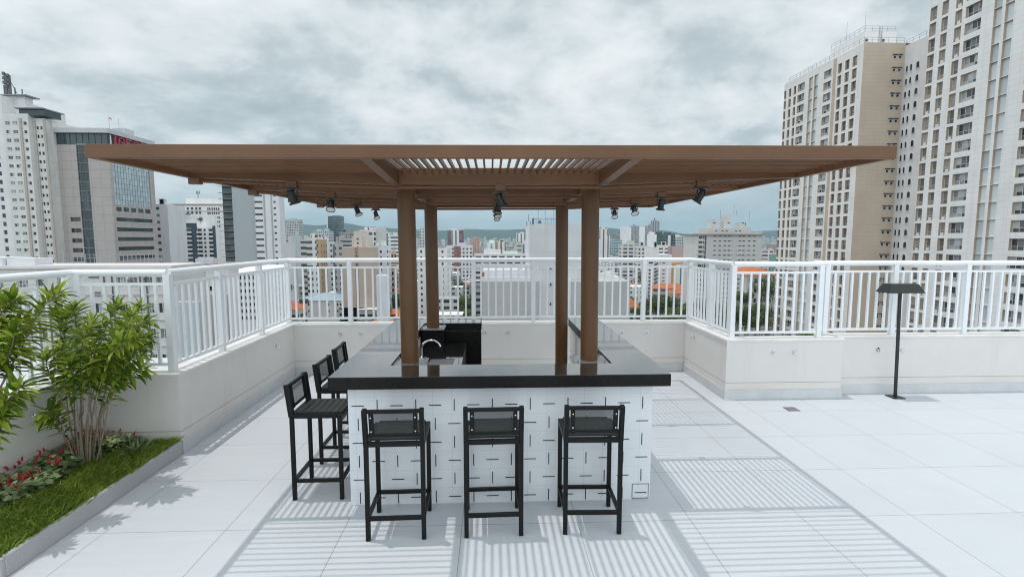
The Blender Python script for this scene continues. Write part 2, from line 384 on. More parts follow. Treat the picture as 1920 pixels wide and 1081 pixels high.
def far_mat(name, pu, wu, pz, wz, dark=(0.05, 0.06, 0.07), light=(0.22, 0.24, 0.25), phase=0.2):
    """painted render with a regular grid of small panes; the wall colour is the object's own colour"""
    m, nt, p = new_mat(name); co = obj_co(nt); L = nt.links.new
    s = nt.nodes.new('ShaderNodeSeparateXYZ'); L(co, s.inputs[0])
    g = nt.nodes.new('ShaderNodeNewGeometry'); gn = nt.nodes.new('ShaderNodeSeparateXYZ'); L(g.outputs['Normal'], gn.inputs[0])
    u = mth(nt, 'ADD', mth(nt, 'DIVIDE', mth(nt, 'ADD', s.outputs[0], s.outputs[1]), pu), phase); z = mth(nt, 'DIVIDE', s.outputs[2], pz)
    mu = mth(nt, 'LESS_THAN', mth(nt, 'FRACT', u), wu); mz = mth(nt, 'LESS_THAN', mth(nt, 'FRACT', z), wz)
    mask = mth(nt, 'MULTIPLY', mth(nt, 'MULTIPLY', mu, mz), mth(nt, 'LESS_THAN', mth(nt, 'ABSOLUTE', gn.outputs[2]), 0.5))
    cell = nt.nodes.new('ShaderNodeCombineXYZ'); L(mth(nt, 'FLOOR', u), cell.inputs[0]); L(mth(nt, 'FLOOR', z), cell.inputs[1])
    wn = nt.nodes.new('ShaderNodeTexWhiteNoise'); wn.noise_dimensions = '2D'; L(cell.outputs[0], wn.inputs[0])
    gl = mixc(nt, mth(nt, 'POWER', wn.outputs[0], 2.5), dark, light)
    oi = nt.nodes.new('ShaderNodeObjectInfo'); d = nz(nt, co, 0.5, 5, 0.6, (1, 1, 0.15))
    wall = mixc(nt, rng(nt, d, 0.4, 0.75, 0, 0.3), oi.outputs['Color'], (0.36, 0.35, 0.34))
    L(mixc(nt, mask, wall, gl), p.inputs['Base Color'])
    L(rng(nt, mask, 0, 1, 0.8, 0.15), p.inputs['Roughness']); return m
FM = {
 'plain': far_mat('far_plain', 50, 0.0, 3.0, 0.0),
 'grid': far_mat('far_grid', 2.8, 0.52, 3.0, 0.5, (0.03,0.035,0.04), (0.2,0.21,0.22)),
 'dense': far_mat('far_dense', 2.0, 0.62, 3.0, 0.6),
 'bands': far_mat('far_bands', 40, 0.97, 3.0, 0.42),
 'wide': far_mat('far_wide', 4.6, 0.70, 3.0, 0.47, (0.03,0.035,0.04), (0.2,0.21,0.22)),
 'strips': far_mat('far_strips', 4.2, 0.36, 60, 0.98, (0.10, 0.11, 0.12), (0.2, 0.21, 0.22)),
 'dots': far_mat('far_dots', 3.6, 0.28, 3.1, 0.40, (0.03, 0.03, 0.035), (0.08, 0.085, 0.09)),
 'glass': far_mat('far_glass', 1.5, 0.86, 3.4, 0.82, (0.03, 0.06, 0.07), (0.07, 0.11, 0.125)),
 'green': far_mat('far_green', 2.6, 0.8, 3.0, 0.74, (0.006, 0.035, 0.030), (0.03, 0.10, 0.085)),
 'teal': far_mat('far_teal', 2.4, 0.8, 3.0, 0.6, (0.10, 0.19, 0.21), (0.22, 0.31, 0.33)),
 'open': far_mat('far_open', 3.4, 0.80, 3.1, 0.58, (0.02, 0.022, 0.025), (0.10, 0.10, 0.10)),
}

# ================================================================ THE TERRACE
mb = MB()
mb.box(-9, 10.5, -6, 9.5, -0.6, 0.0)
mb.build('terrace_floor', M['floor']); tag(bpy.data.objects['terrace_floor'], kind='structure')
mb = MB(); mb.box(-8.9, 10.4, -5.9, 8.30, -45, -0.6)
o = mb.build('building_below', wmat((0.55, 0.54, 0.52))); tag(o, kind='structure')

def parapet(box, label, skirt=None, z0=-0.6, cope=None):
    x0, x1, y0, y1 = box
    r = empty('parapet_wall', ((x0+x1)/2, (y0+y1)/2, 0), label, 'wall', 'parapet walls round the terrace')
    m = MB(); m.box(x0, x1, y0, y1, z0, 0.80); m.build('wall', M['plaster'], r)
    m = MB(); c = cope; m.box(c[0], c[1], c[2], c[3], 0.80, 0.832); m.build('coping', M['coping'], r, bevel=0.004)
    if skirt:
        m = MB(); m.box(*skirt, 0.0, 0.135); m.build('skirting', M['skirting'], r, bevel=0.003)
    return r
parapet((-4.28, -4.08, -5, 5.35), 'low cream wall along the outer side of the planted bed, behind the bushes', cope=(-4.295, -4.065, -5, 5.365))
parapet((-4.08, -3.15, 5.15, 5.35), 'short cream wall closing the far end of the lawn bed', cope=(-4.065, -3.135, 5.135, 5.365))
parapet((-3.35, -3.15, 5.35, 8.36), 'sunlit cream parapet running back from the lawn bed to the corner', (-3.15, -3.135, 5.15, 8.145), cope=(-3.365, -3.135, 5.365, 8.375))
parapet((-3.15, 3.17, 8.16, 8.36), 'long cream parapet straight behind the bar', (-3.135, 3.155, 8.145, 8.16), cope=(-3.135, 3.155, 8.145, 8.375))
parapet((3.17, 3.37, 6.85, 8.36), 'bright white textured parapet side facing the bar', (3.155, 3.17, 6.65, 8.145), cope=(3.155, 3.385, 6.865, 8.375))
parapet((3.17, 4.78, 6.65, 6.85), 'projecting stretch of cream parapet behind the floor drain', (3.155, 4.795, 6.635, 6.65), cope=(3.155, 4.795, 6.635, 6.865))
parapet((4.78, 10.5, 6.84, 7.04), 'set back cream parapet behind the black lamp', (4.795, 10.5, 6.825, 6.84), cope=(4.795, 10.5, 6.825, 7.055))

def unit_box(name, sx, sy, sz, mat, bev=0.0):
    m = MB(); m.box(-sx/2, sx/2, -sy/2, sy/2, 0, sz); return m.mesh(name, mat)
BAL = unit_box('baluster', 0.026, 0.026, 0.83, M['white_paint'])
POST = unit_box('post', 0.064, 0.064, 0.99, M['white_paint'])
def railing(a, b, posts, label, ends=(0, 0), skip=()):
    a = Vector((*a, 0)); b = Vector((*b, 0)); t = (b-a).normalized(); Ln = (b-a).length; ang = math.atan2(t.y, t.x)
    r = empty('railing', tuple((a+b)/2+Vector((0, 0, 0.83))), label, 'railing', 'white metal railings round the terrace')
    m = MB(); e = 0.0
    m.tube([a+t*(-ends[0])+Vector((0,0,1.838)), b+t*ends[1]+Vector((0,0,1.838))], 0.036, 16); m.build('handrail', M['white_paint'], r, smooth=True)
    m = MB(); m.bar(a+Vector((0,0,1.722)), b+Vector((0,0,1.722)), 0.03, 0.03); m.build('upper_rail', M['white_paint'], r)
    m = MB(); m.bar(a+Vector((0,0,0.905)), b+Vector((0,0,0.905)), 0.034, 0.03); m.build('lower_rail', M['white_paint'], r)
    for d in posts:
        if d in skip: continue
        o = bpy.data.objects.new('post', POST); COL.objects.link(o); o.parent = r; o.location = a+t*d+Vector((0,0,0.83))-r.location; o.rotation_euler.z = ang
    ps = sorted(posts)
    for d0, d1 in zip(ps[:-1], ps[1:]):
        n = max(1, round((d1-d0)/0.121)-1)
        for i in range(1, n+1):
            d = d0+(d1-d0)*i/(n+1)
            o = bpy.data.objects.new('baluster', BAL); COL.objects.link(o); o.parent = r; o.location = a+t*d+Vector((0,0,0.895))-r.location; o.rotation_euler.z = ang
railing((-4.18, -3.0), (-4.18, 5.25), [0.2+i*1.005 for i in range(8)]+[8.19], 'white railing half hidden behind the bushes', (0, 0.0))
railing((-4.18, 5.25), (-3.25, 5.25), [0.06, 0.93], 'short white railing over the end of the lawn bed')
railing((-3.25, 5.25), (-3.25, 8.26), [0.0, 0.96, 2.02, 3.01], 'sloping white railing along the sunlit parapet beside the stools', (0.0, 0.0), (0.0, 3.01))
railing((-3.25, 8.26), (3.27, 8.26), [0.0, 0.98, 1.96, 2.96, 3.935, 4.85, 5.75, 6.52], 'longest white railing, straight behind the bar')
railing((3.27, 8.26), (3.27, 6.75), [0.02, 0.83, 1.51], 'short white railing seen steeply on top of the bright textured parapet', (0, 0), (0.02, 1.51))
railing((3.27, 6.75), (4.50, 6.75), [0.0, 1.21], 'white railing over the projecting parapet by the floor drain')
railing((4.50, 6.94), (10.4, 6.94), [0.19, 1.175, 2.23, 3.25, 4.25, 5.25, 5.85], 'white railing behind the black lamp')
m = MB(); m.tube([(4.50, 6.75, 1.838), (4.56, 6.78, 1.838), (4.62, 6.94, 1.838)], 0.036, 14)
for o in bpy.data.objects:
    if o.get('label') == 'white railing behind the black lamp': m.build('handrail_bend', M['white_paint'], o, smooth=True)

# ---------------------------------------------------------------- bar counter
bar = empty('bar_counter', (0.083, 5.4, 0), 'U shaped bar with black granite top and white tiles with black dashes', 'bar counter')
OX0, OX1, OY0, OY1 = -1.277, 1.435, 3.94, 6.84
IX0, IX1, IY0, IY1, BX = -0.86, 1.045, 4.32, 6.51, -0.13
top = [(OX0,OY0),(OX1,OY0),(OX1,OY1),(IX1,OY1),(IX1,IY0),(IX0,IY0),(IX0,IY1),(BX,IY1),(BX,OY1),(OX0,OY1)]
m = MB(); m.prism(top, 1.0, 1.10); m.build('counter_top', M['granite'], bar, bevel=0.004)
bx0, bx1, by0, by1 = -1.158, 1.324, 4.056, 6.72
base = [(bx0,by0),(bx1,by0),(bx1,by1),(IX1+.012,by1),(IX1+.012,IY0-.012),(IX0-.012,IY0-.012),(IX0-.012,IY1+.012),(BX-.012,IY1+.012),(BX-.012,by1),(bx0,by1)]
m = MB(); n = len(base)
for i in range(n):
    (xa, ya), (xb, yb) = base[i], base[(i+1)%n]
    m.quad((xa,ya,0),(xb,yb,0),(xb,yb,1.0),(xa,ya,1.0), mi=0 if i in (0, 1, 9) else 1)
m.f.append(tuple(range(len(m.v), len(m.v)+n))); m.v += [(x, y, 0.995) for x, y in base]; m.m.append(1)
P = 0.155
for i in range(16):
    for j in range(7):
        u = bx0+P*(i+0.5); z = 0.057+P*j
        h = (i+(6-j)) % 2 == 0
        if h and j == 6: continue
        if i == 15 and j == 0: pass
        if not h == False: pass
        hor = ((i + (6-j)) % 2 == 1)
        L2, t2 = 0.050, 0.0040
        zz1 = min(z+(t2 if hor else L2), 0.998)
        zz0 = z-(t2 if hor else L2)
        hw = L2 if hor else t2
        if j == 6 and hor: continue
        m.box(u-hw, u+hw, by0-0.0012, by0+0.001, max(zz0, 0.002), zz1, 2)
for side, xs in ((-1, bx0), (1, bx1)):
    for i in range(17):
        for j in range(7):
            v = by0+P*(i+0.5); z = 0.057+P*j; hor = ((i+(6-j)) % 2 == 0)
            if j == 6 and hor: continue
            L2, t2 = 0.050, 0.0040; hw = L2 if hor else t2; hz = t2 if hor else L2
            m.box(xs-0.0012, xs+0.0012, v-hw, v+hw, max(z-hz, 0.002), min(z+hz, 0.998), 2)
m.build('tiled_base', [M['tiles'], M['plaster'], M['dash_black']], bar)
m = MB(); ax = bx0+P*15
for (a0, a1, c0, c1) in ((ax+.004, ax+P-.010, 0.006, 0.012), (ax+.004, ax+P-.010, 0.131, 0.136), (ax+.004, ax+.009, 0.012, 0.131), (ax+P-.014, ax+P-.010, 0.012, 0.131)):
    m.box(a0, a1, by0-0.003, by0-0.0005, c0, c1)
m.build('access_hatch', M['dark_frame'], bar)
# sink bench with a cut-out for the basin
sx0, sx1, sy0, sy1 = -0.66, -0.40, 4.98, 5.50
m = MB(); bz0, bz1 = 0.835, 0.875; bxr = -0.315
m.box(IX0+.001, sx0, IY0+.001, 6.30, bz0, bz1); m.box(sx1, bxr, IY0+.001, 6.30, bz0, bz1)
m.box(sx0, sx1, IY0+.001, sy0, bz0, bz1); m.box(sx0, sx1, sy1, 5.80, bz0, bz1); m.box(sx0, sx1, 5.825, 6.30, bz0, bz1)
m.box(bxr-.03, bxr-.002, IY0+.001, 6.30, 0.0, bz0-.001)
sb = m.build('sink_bench', M['granite'], bar)
m = MB(); d = 0.16
m.quad((sx0,sy0,bz1-.004),(sx0,sy1,bz1-.004),(sx0+.02,sy1-.02,bz1-d),(sx0+.02,sy0+.02,bz1-d)); m.quad((sx1,sy1,bz1-.004),(sx1,sy0,bz1-.004),(sx1-.02,sy0+.02,bz1-d),(sx1-.02,sy1-.02,bz1-d))
m.quad((sx1,sy0,bz1-.004),(sx0,sy0,bz1-.004),(sx0+.02,sy0+.02,bz1-d),(sx1-.02,sy0+.02,bz1-d)); m.quad((sx0,sy1,bz1-.004),(sx1,sy1,bz1-.004),(sx1-.02,sy1-.02,bz1-d),(sx0+.02,sy1-.02,bz1-d))
m.quad((sx0+.02,sy0+.02,bz1-d),(sx0+.02,sy1-.02,bz1-d),(sx1-.02,sy1-.02,bz1-d),(sx1-.02,sy0+.02,bz1-d))
m.build('sink_basin', M['steel'], sb, smooth=False)
m = MB(); tp = [(-0.735, 5.33, 0.875), (-0.735, 5.33, 1.02)]
for k in range(0, 11):
    a = pi - k*pi*0.93/10; tp.append((-0.635+0.10*cos(a), 5.33-0.02*k/10, 1.03+0.085*sin(a)))
m.tube(tp, 0.0105, 12); m.tube([(-0.735,5.33,0.875),(-0.735,5.33,0.90)], 0.022, 14); m.tube([(-0.735,5.33,0.93),(-0.735,5.29,0.945)], 0.008, 8)
m.build('tap', M['chrome'], sb, smooth=True)
m = MB(); m.box(IX0+.001, BX-.001, 6.475, 6.509, 0.0, 0.835); m.box(IX0+.001, BX-.001, 6.478, 6.509, 0.839, 0.999); m.build('back_panel', M['granite_dull'], bar)
CX0, CX1, CYA, CYB = -0.72, 0.885, 4.50, 6.31
for (cx, cy) in ((CX0, CYA), (CX0, CYB)):
    m = MB(); m.box(cx-.125, cx+.125, cy-.125, cy+.125, bz1, 1.074); m.build('column_block', M['granite_dull'], bar, bevel=0.003)
m = MB(); m.box(CX1-.125, CX1+.125, CYA-.125, CYA+.125, 0, 1.074); m.build('column_block', M['granite_dull'], bar, bevel=0.003)

# ---------------------------------------------------------------- pergola
PG = empty('pergola', (0.09, 5.4, 0), 'brown steel pergola roof with slatted panels on four round columns', 'pergola')
PX0, PX1, PR = -2.27, 2.45, [3.05, 3.99, 4.93, 5.87, 6.81, 7.75]
XA, XB = CX0, CX1
def taper(x0, z0, x1, z1, y, w, zt, mbx):
    mbx.hexa([(x0,y-w/2,z0),(x1,y-w/2,z1),(x1,y+w/2,z1),(x0,y+w/2,z0),(x0,y-w/2,zt),(x1,y-w/2,zt),(x1,y+w/2,zt),(x0,y+w/2,zt)])
ZB, ZE, ZT = 2.588, 2.640, 2.712
# outer frame
for nm, bxs in (('front', (PX0, PX1, PR[0]-.02, PR[0]+.02)), ('back', (PX0, PX1, PR[5]-.02, PR[5]+.02)), ('sl', (PX0, PX0+.04, PR[0]+.02, PR[5]-.02)), ('sr', (PX1-.04, PX1, PR[0]+.02, PR[5]-.02))):
    m = MB(); m.box(*bxs, 2.640, 2.716); m.build('edge_beam', M['brown'], PG, bevel=0.004)
for y in PR[1:5]:
    m = MB(); w = 0.045
    taper(PX0+.041, ZE, XA-.034, ZB, y, w, ZT, m); m.build('cross_beam', M['brown'], PG)
    m = MB(); taper(XA+.034, ZB, XB-.034, ZB, y, w, ZT, m); m.build('cross_beam', M['brown'], PG)
    m = MB(); taper(XB+.034, ZB, PX1-.041, ZE, y, w, ZT, m); m.build('cross_beam', M['brown'], PG)
for x in (XA, XB):
    m = MB(); w = 0.066; ya, yb = PR[0]+.021, PR[5]-.021
    for (y0, z0, y1, z1) in ((ya, ZE, PR[1], ZB), (PR[1], ZB, PR[4], ZB), (PR[4], ZB, yb, ZE)):
        m.hexa([(x-w/2,y0,z0),(x+w/2,y0,z0),(x+w/2,y1,z1),(x-w/2,y1,z1),(x-w/2,y0,ZT+.002),(x+w/2,y0,ZT+.002),(x+w/2,y1,ZT+.002),(x-w/2,y1,ZT+.002)])
    m.build('main_beam', M['brown'], PG)
cols = [(PX0+.04, XA-.033), (XA+.033, XB-.033), (XB+.033, PX1-.04)]
for ri in range(5):
    ya = PR[ri]+(.021 if ri == 0 else .0235); yb = PR[ri+1]-(.021 if ri == 4 else .0235)
    for ci, (xa, xb) in enumerate(cols):
        m = MB(); along_x = (ri+ci) % 2 == 0; st, sh = 0.012, 0.036; z0 = 2.674
        if along_x:
            n = 14
            for k in range(n):
                y = ya+(yb-ya)*(k+0.5)/n; m.box(xa, xb, y-st/2, y+st/2, z0, z0+sh)
        else:
            n = round((xb-xa)/0.0575)
            for k in range(n):
                x = xa+(xb-xa)*(k+0.5)/n; m.box(x-st/2, x+st/2, ya, yb, z0, z0+sh)
        m.build('slat_panel', M['brown'], PG)
for (cx, cy, z0) in ((CX0, CYA, 1.089), (CX1, CYA, 1.089), (CX0, CYB, 1.089), (CX1, CYB, 0.0)):
    m = MB(); m.tube([(cx, cy, z0), (cx, cy, ZB)], 0.0775, 36); c = m.build('column', M['column'], PG, smooth=True)
    m = MB(); zz = 1.074 if z0 > 0 else 0.001
    m.box(cx-.15, cx+.15, cy-.15, cy+.15, zz, zz+.0145)
    for dx in (-.12, .12):
        for dy in (-.12, .12): m.tube([(cx+dx,cy+dy,zz+.0145),(cx+dx,cy+dy,zz+.03)], 0.009, 6)
    m.build('base_plate', M['galvanised'], c)
def zcon(x):     # underside of a cross beam
    if x < XA: return ZB+(ZE-ZB)*(XA-x)/(XA-PX0)
    if x > XB: return ZB+(ZE-ZB)*(x-XB)/(PX1-XB)
    return ZB
SPX = (-1.49, 0.085, 1.655)
for y in PR[1:5]:
    m = MB(); m.tube([(x, y-.01, zcon(x)-.021) for x in (-2.2, XA, XB, 1.66)], 0.0125, 10); m.build('conduit', M['brown'], PG, smooth=True)
    for x in (-2.2,)+SPX:
        m = MB(); z = zcon(x); m.box(x-.042, x+.042, y-.036, y+.016, z-.046, z-.002); m.build('junction_box', M['brown'], PG, bevel=0.004)
aims = {(0,0): (.30,.12,-1), (1,0): (.05,-.55,-1), (2,0): (.45,-.25,-1), (3,0): (.35,-.45,-1),
        (0,1): (.40,.05,-1), (1,1): (-.15,-.1,-1), (2,1): (.1,-.5,-1), (3,1): (.15,-.7,-1),
        (0,2): (-.62,.25,-1), (1,2): (-.05,.22,-1), (2,2): (.08,-.6,-1), (3,2): (-.05,-.6,-1)}
side = ('beside the sunlit parapet', 'in the middle of the pergola', 'towards the beige tower')
rown = ('nearest', 'second nearest', 'third nearest', 'farthest')
look = {(0,0): 'its rim edge on', (1,0): 'its pale lens showing', (2,0): 'tilted towards the columns', (3,0): 'tilted towards the columns',
        (0,1): 'tilted sideways', (1,1): 'half hidden', (2,1): 'partly hidden', (3,1): 'its pale lens showing low',
        (0,2): 'tilted towards the columns', (1,2): 'pointing straight down', (2,2): 'its round lens showing', (3,2): 'its round lens showing'}
for ri, y in enumerate(PR[1:5]):
    for si, x in enumerate(SPX):
        z = zcon(x)-.047+(x-.09)*.0052; yy = y-.01; x -= .0052*2.6
        nm = '%s spotlight of the row %s, %s' % (rown[ri], side[si], look[(ri,si)])
        s = empty('spotlight', (x, yy, z), nm, 'spotlight', 'black spotlights hanging under the pergola')
        m = MB(); m.box(x-.057, x+.057, yy-.026, yy+.026, z-.012, z); m.build('mounting_plate', M['lamp_black'], s, bevel=0.002)
        a = Vector(aims[(ri,si)]).normalized(); sxv = a.cross(Vector((0,1,0))).normalized(); piv = Vector((x, yy, z-.062))
        q = Vector((1,0,0)) if abs(a.x) < 0.3 else Vector((0.5,-.85,0)).normalized()
        m = MB(); m.bar((x,yy,z-.012), (x,yy,z-.024), .02, .02)
        for sg in (-1, 1):
            m.bar(Vector((x,yy,z-.02))+q*(.036*sg), piv+q*(.036*sg), .006, .014); m.tube([piv+q*(.026*sg), piv+q*(.046*sg)], .008, 8)
        m.bar(Vector((x,yy,z-.02))-q*.038, Vector((x,yy,z-.02))+q*.038, .014, .006); m.build('yoke', M['lamp_black'], s)
        p0 = piv-a*.042
        m = MB(); m.tube([p0, p0+a*.008, p0+a*.05, p0+a*.088, p0+a*.094, p0+a*.104], [.017, .026, .028, .030, .043, .043], 20, caps=False)
        m.tube([p0-a*.001, p0+a*.001], .017, 20); body = m.build('lamp_body', M['lamp_black'], s, smooth=True)
        m = MB(); m.tube([p0+a*.097, p0+a*.100], .037, 20); m.build('lens', M['lens'], body, smooth=True)

TILT = -0.0052; PG.rotation_euler.y = TILT
# ---------------------------------------------------------------- bar stools
def make_stool(label):
    r = empty('bar_stool', (0, 0, 0), label, 'bar stool', 'black bar stools round the bar')
    bm = M['black_metal']; t = 0.032; W2, D2 = 0.20, 0.195; sh = 0.735
    for sx in (-1, 1):
        m = MB(); m.bar((sx*W2, D2, 0), (sx*W2, D2, sh), t, t, up=(0,1,0)); m.build('leg', bm, r, local=True, bevel=0.003, seg=1)
        m = MB(); m.bar((sx*W2, -D2, 0), (sx*W2, -D2, sh-.02), t, t, up=(0,1,0)); m.build('leg', bm, r, local=True, bevel=0.003, seg=1)
        m = MB(); m.bar((sx*W2, -D2, sh-.02), (sx*W2, -D2-.032, 0.985), t, 0.045, up=(0,1,0)); m.build('back_post', bm, r, local=True, bevel=0.003, seg=1)
    m = MB(); z = sh-.016
    for sx in (-1, 1): m.bar((sx*W2, -D2+t/2, z), (sx*W2, D2-t/2, z), t, t)
    for sy in (-1, 1): m.bar((-W2+t/2, sy*D2, z), (W2-t/2, sy*D2, z), t, t)
    m.build('seat_frame', bm, r, local=True)
    for (a, b) in (((-W2,-D2+t/2),(-W2,D2-t/2)), ((W2,-D2+t/2),(W2,D2-t/2)), ((-W2+t/2,-D2),(W2-t/2,-D2)), ((-W2+t/2,D2),(W2-t/2,D2))):
        m = MB(); m.bar((*a, .165), (*b, .165), .026, .026); m.build('foot_rail', bm, r, local=True)
    # woven seat, dished a little
    m = MB(); nx, ny = 8, 6; X0, X1, Y0, Y1 = -W2+.022, W2-.022, -D2+.03, D2+.012
    def zz(u, v): return sh+.012-.010*(1-(2*u-1)**2)*(1-(2*v-1)**2)+(.0 if v < .9 else -.010*(v-.9)/.1)
    for i in range(nx):
        for j in range(ny):
            g = [(i,j),(i+1,j),(i+1,j+1),(i,j+1)]
            m.quad(*[(X0+(X1-X0)*a/nx, Y0+(Y1-Y0)*b/ny, zz(a/nx,b/ny)) for a,b in g])
            m.quad(*[(X0+(X1-X0)*a/nx, Y0+(Y1-Y0)*b/ny, zz(a/nx,b/ny)-.012) for a,b in reversed(g)])
    for (p, q) in (((X0,Y0),(X1,Y0)), ((X1,Y0),(X1,Y1)), ((X1,Y1),(X0,Y1)), ((X0,Y1),(X0,Y0))):
        m.quad((*p, sh-.002), (*q, sh-.002), (*q, sh+.012), (*p, sh+.012))
    m.build('seat', M['seat_mesh'], r, local=True)
    def yb(z): return -D2-.032*(z-(sh-.02))/(0.985-sh+.02)
    m = MB()
    for sx in (-1, 1): m.bar((sx*(W2-.045), yb(.775)+.004, .775), (sx*(W2-.045), yb(.975)+.004, .975), .030, .028, up=(0,1,0))
    m.bar((-W2+.016, yb(.967), .967), (W2-.016, yb(.967), .967), .026, .024)
    m.bar((-W2+.016, yb(.785), .785), (W2-.016, yb(.785), .785), .018, .018)
    m.build('back_frame', bm, r, local=True)
    m = MB(); xw = W2-.059; n = 6
    for i in range(n):
        za, zb = .795+.155*i/n, .795+.155*(i+1)/n
        m.quad((-xw, yb(za), za), (xw, yb(za), za), (xw, yb(zb), zb), (-xw, yb(zb), zb))
    bk = m.build('backrest', M['back_mesh'], r, local=True)
    m = MB()
    for sx in (-1, 1):
        for z in (.82, .925): m.tube([(sx*(W2-.045), yb(z)-.016, z), (sx*(W2-.045), yb(z)-.0105, z)], .0055, 8)
    m.build('bolt', M['chrome'], bk, local=True)
    return r
stool = make_stool('black stool in front of the bar, nearest the lawn')
spots = [((-0.700, 3.747), 1.0, None), ((0.007, 3.760), 1.5, 'black stool at the middle of the bar front, below the central spotlights'),
         ((0.744, 3.764), -1.5, 'black stool in front of the bar, nearest the small tile hatch'),
         ((-1.455, 4.362), -90, 'black stool at the side of the bar, nearest the camera, seat fully in view'),
         ((-1.455, 5.045), -91, 'second of the stools along the side of the bar, seat mostly behind the counter corner'),
         ((-1.490, 5.730), -89, 'farthest stool beside the bar, only its backrest clear above the counter')]
for i, (p, a, lb) in enumerate(spots):
    o = stool if i == 0 else copy_tree(stool)
    o.location = (p[0], p[1], 0); o.rotation_euler.z = R(a)
    if lb: o['label'] = lb

# ---------------------------------------------------------------- terrace fittings
lp = empty('outdoor_lamp', (5.572, 6.66, 0), 'slim black lamp post with wide flat tapered shade by the parapet', 'lamp')
m = MB(); m.box(5.49, 5.655, 6.575, 6.745, 0, 0.012); m.build('base_plate', M['lamp_black'], lp)
m = MB(); m.bar((5.572, 6.66, 0.012), (5.535, 6.66, 1.47), 0.030, 0.030, up=(0,1,0)); m.build('pole', M['lamp_black'], lp)
m = MB(); m.hexa([(5.285,6.53,1.455),(5.785,6.53,1.455),(5.785,6.79,1.455),(5.285,6.79,1.455),(5.345,6.585,1.575),(5.725,6.585,1.575),(5.725,6.735,1.575),(5.345,6.735,1.575)])
m.build('lamp_shade', M['lamp_black'], lp, bevel=0.004)

def anchor(c, n, label):
    c = Vector(c); n = Vector(n); r = empty('anchor_ring', tuple(c), label, 'anchor ring', 'steel anchor rings on the parapets')
    m = MB(); m.tube([c, c+n*.008], .030, 18); m.build('plate', M['chrome'], r, smooth=True)
    m = MB(); m.torus(c+n*.035+Vector((0,0,-.008)), Vector((n.y, -n.x, 0.5)), .020, .0055); m.build('ring', M['chrome'], r, smooth=True)
for x, lb in ((-2.417, 'steel anchor ring above the farthest stool, the one nearer the corner'), (-2.096, 'steel anchor ring just beyond the counter edge near the farthest stool'),
              (-0.117, 'steel anchor ring partly cut by the black back panel of the bar'), (0.271, 'steel anchor ring on the wall seen through the bar opening'),
              (2.139, 'steel anchor ring on the back parapet, nearer the counter of the two beyond the bar'), (2.545, 'steel anchor ring on the back parapet, nearer the inside corner')):
    anchor((x, 8.16, 0.66), (0, -1, 0), lb)
anchor((3.17, 7.75, 0.65), (-1, 0, 0), 'steel anchor ring on the bright textured parapet side')
anchor((3.814, 6.65, 0.65), (0, -1, 0), 'steel anchor ring above the floor drain, nearer the corner')
anchor((4.102, 6.65, 0.65), (0, -1, 0), 'steel anchor ring above the floor drain, nearer the lamp')
anchor((5.422, 6.84, 0.63), (0, -1, 0), 'steel anchor ring beside the lamp pole, clear of it')
anchor((5.763, 6.84, 0.63), (0, -1, 0), 'steel anchor ring just past the lamp pole')
anchor((-3.15, 7.49, 0.62), (1, 0, 0), 'steel anchor ring on the sunlit parapet near the corner')
anchor((-4.08, 4.585, 0.62), (1, 0, 0), 'steel anchor ring on the wall behind the bushes')
dr = MB(); dx, dy = 3.848, 6.23
dr.box(dx-.075, dx+.075, dy-.075, dy+.075, 0.0005, 0.004)
for k in range(7): dr.box(dx-.06, dx+.06, dy-.062+k*.0185, dy-.053+k*.0185, 0.004, 0.007, 1)
o = dr.build('floor_drain', [M['dark_frame'], M['steel']], loc=(dx, dy, 0)); tag(o, 'small square metal drain set in the pale floor', 'floor drain')

# ---------------------------------------------------------------- planted bed
kb = MB(); kb.box(-3.170, -3.135, 3.235, 5.13, 0, 0.142); o = kb.build('planter_kerb', M['granite_kerb'], loc=(-3.2, 4.3, 0), bevel=0.008)
tag(o, 'speckled grey granite kerb edging the lawn beside the paving', 'kerb')
kb = MB(); kb.box(-4.08, -3.135, 3.20, 3.234, 0, 0.140); o = kb.build('planter_kerb', M['granite_kerb'], loc=(-3.6, 3.25, 0), bevel=0.008)
tag(o, 'granite kerb closing the near end of the lawn, at the bottom corner', 'kerb')
sm = MB(); nx, ny = 10, 20
def soil_z(x, y): return 0.125+0.02*sin(x*7+1)*cos(y*3.1)
for i in range(nx):
    for j in range(ny):
        q = [(-4.08+.91*a/nx, 3.234+1.914*b/ny) for a, b in ((i,j),(i+1,j),(i+1,j+1),(i,j+1))]
        sm.quad(*[(x, y, soil_z(x, y)) for x, y in q])
o = sm.build('planter_soil', M['soil']); tag(o, kind='structure')
rg = random.Random(3)
def in_bed(x, y):        # the flowering patch lies along the outer wall
    return x < -3.62 + 0.10*sin(y*5) + 0.12*(y-4.4) and y > 3.6
gm = MB()
for _ in range(20000):
    x = rg.uniform(-4.07, -3.162); y = rg.uniform(3.23, 5.14)
    if in_bed(x, y) and rg.random() < 0.93: continue
    h = rg.uniform(0.03, 0.075); a = rg.uniform(0, 2*pi); w = rg.uniform(0.0035, 0.0065); lean = rg.uniform(0.5, 1.6)*h; b = rg.uniform(0, 2*pi)
    z = soil_z(x, y)-0.004; dx, dy = cos(a)*w, sin(a)*w; lx, ly = cos(b)*lean, sin(b)*lean
    gm.quad((x-dx,y-dy,z),(x+dx,y+dy,z),(x+dx*.7+lx*.5,y+dy*.7+ly*.5,z+h*.65),(x+lx,y+ly,z+h),(x-dx*.7+lx*.5,y-dy*.7+ly*.5,z+h*.65))
o = gm.build('grass', M['grass']); tag(o, 'short green lawn grass in the bed', 'grass', kind='stuff')
bmx = MB(); fl = MB()
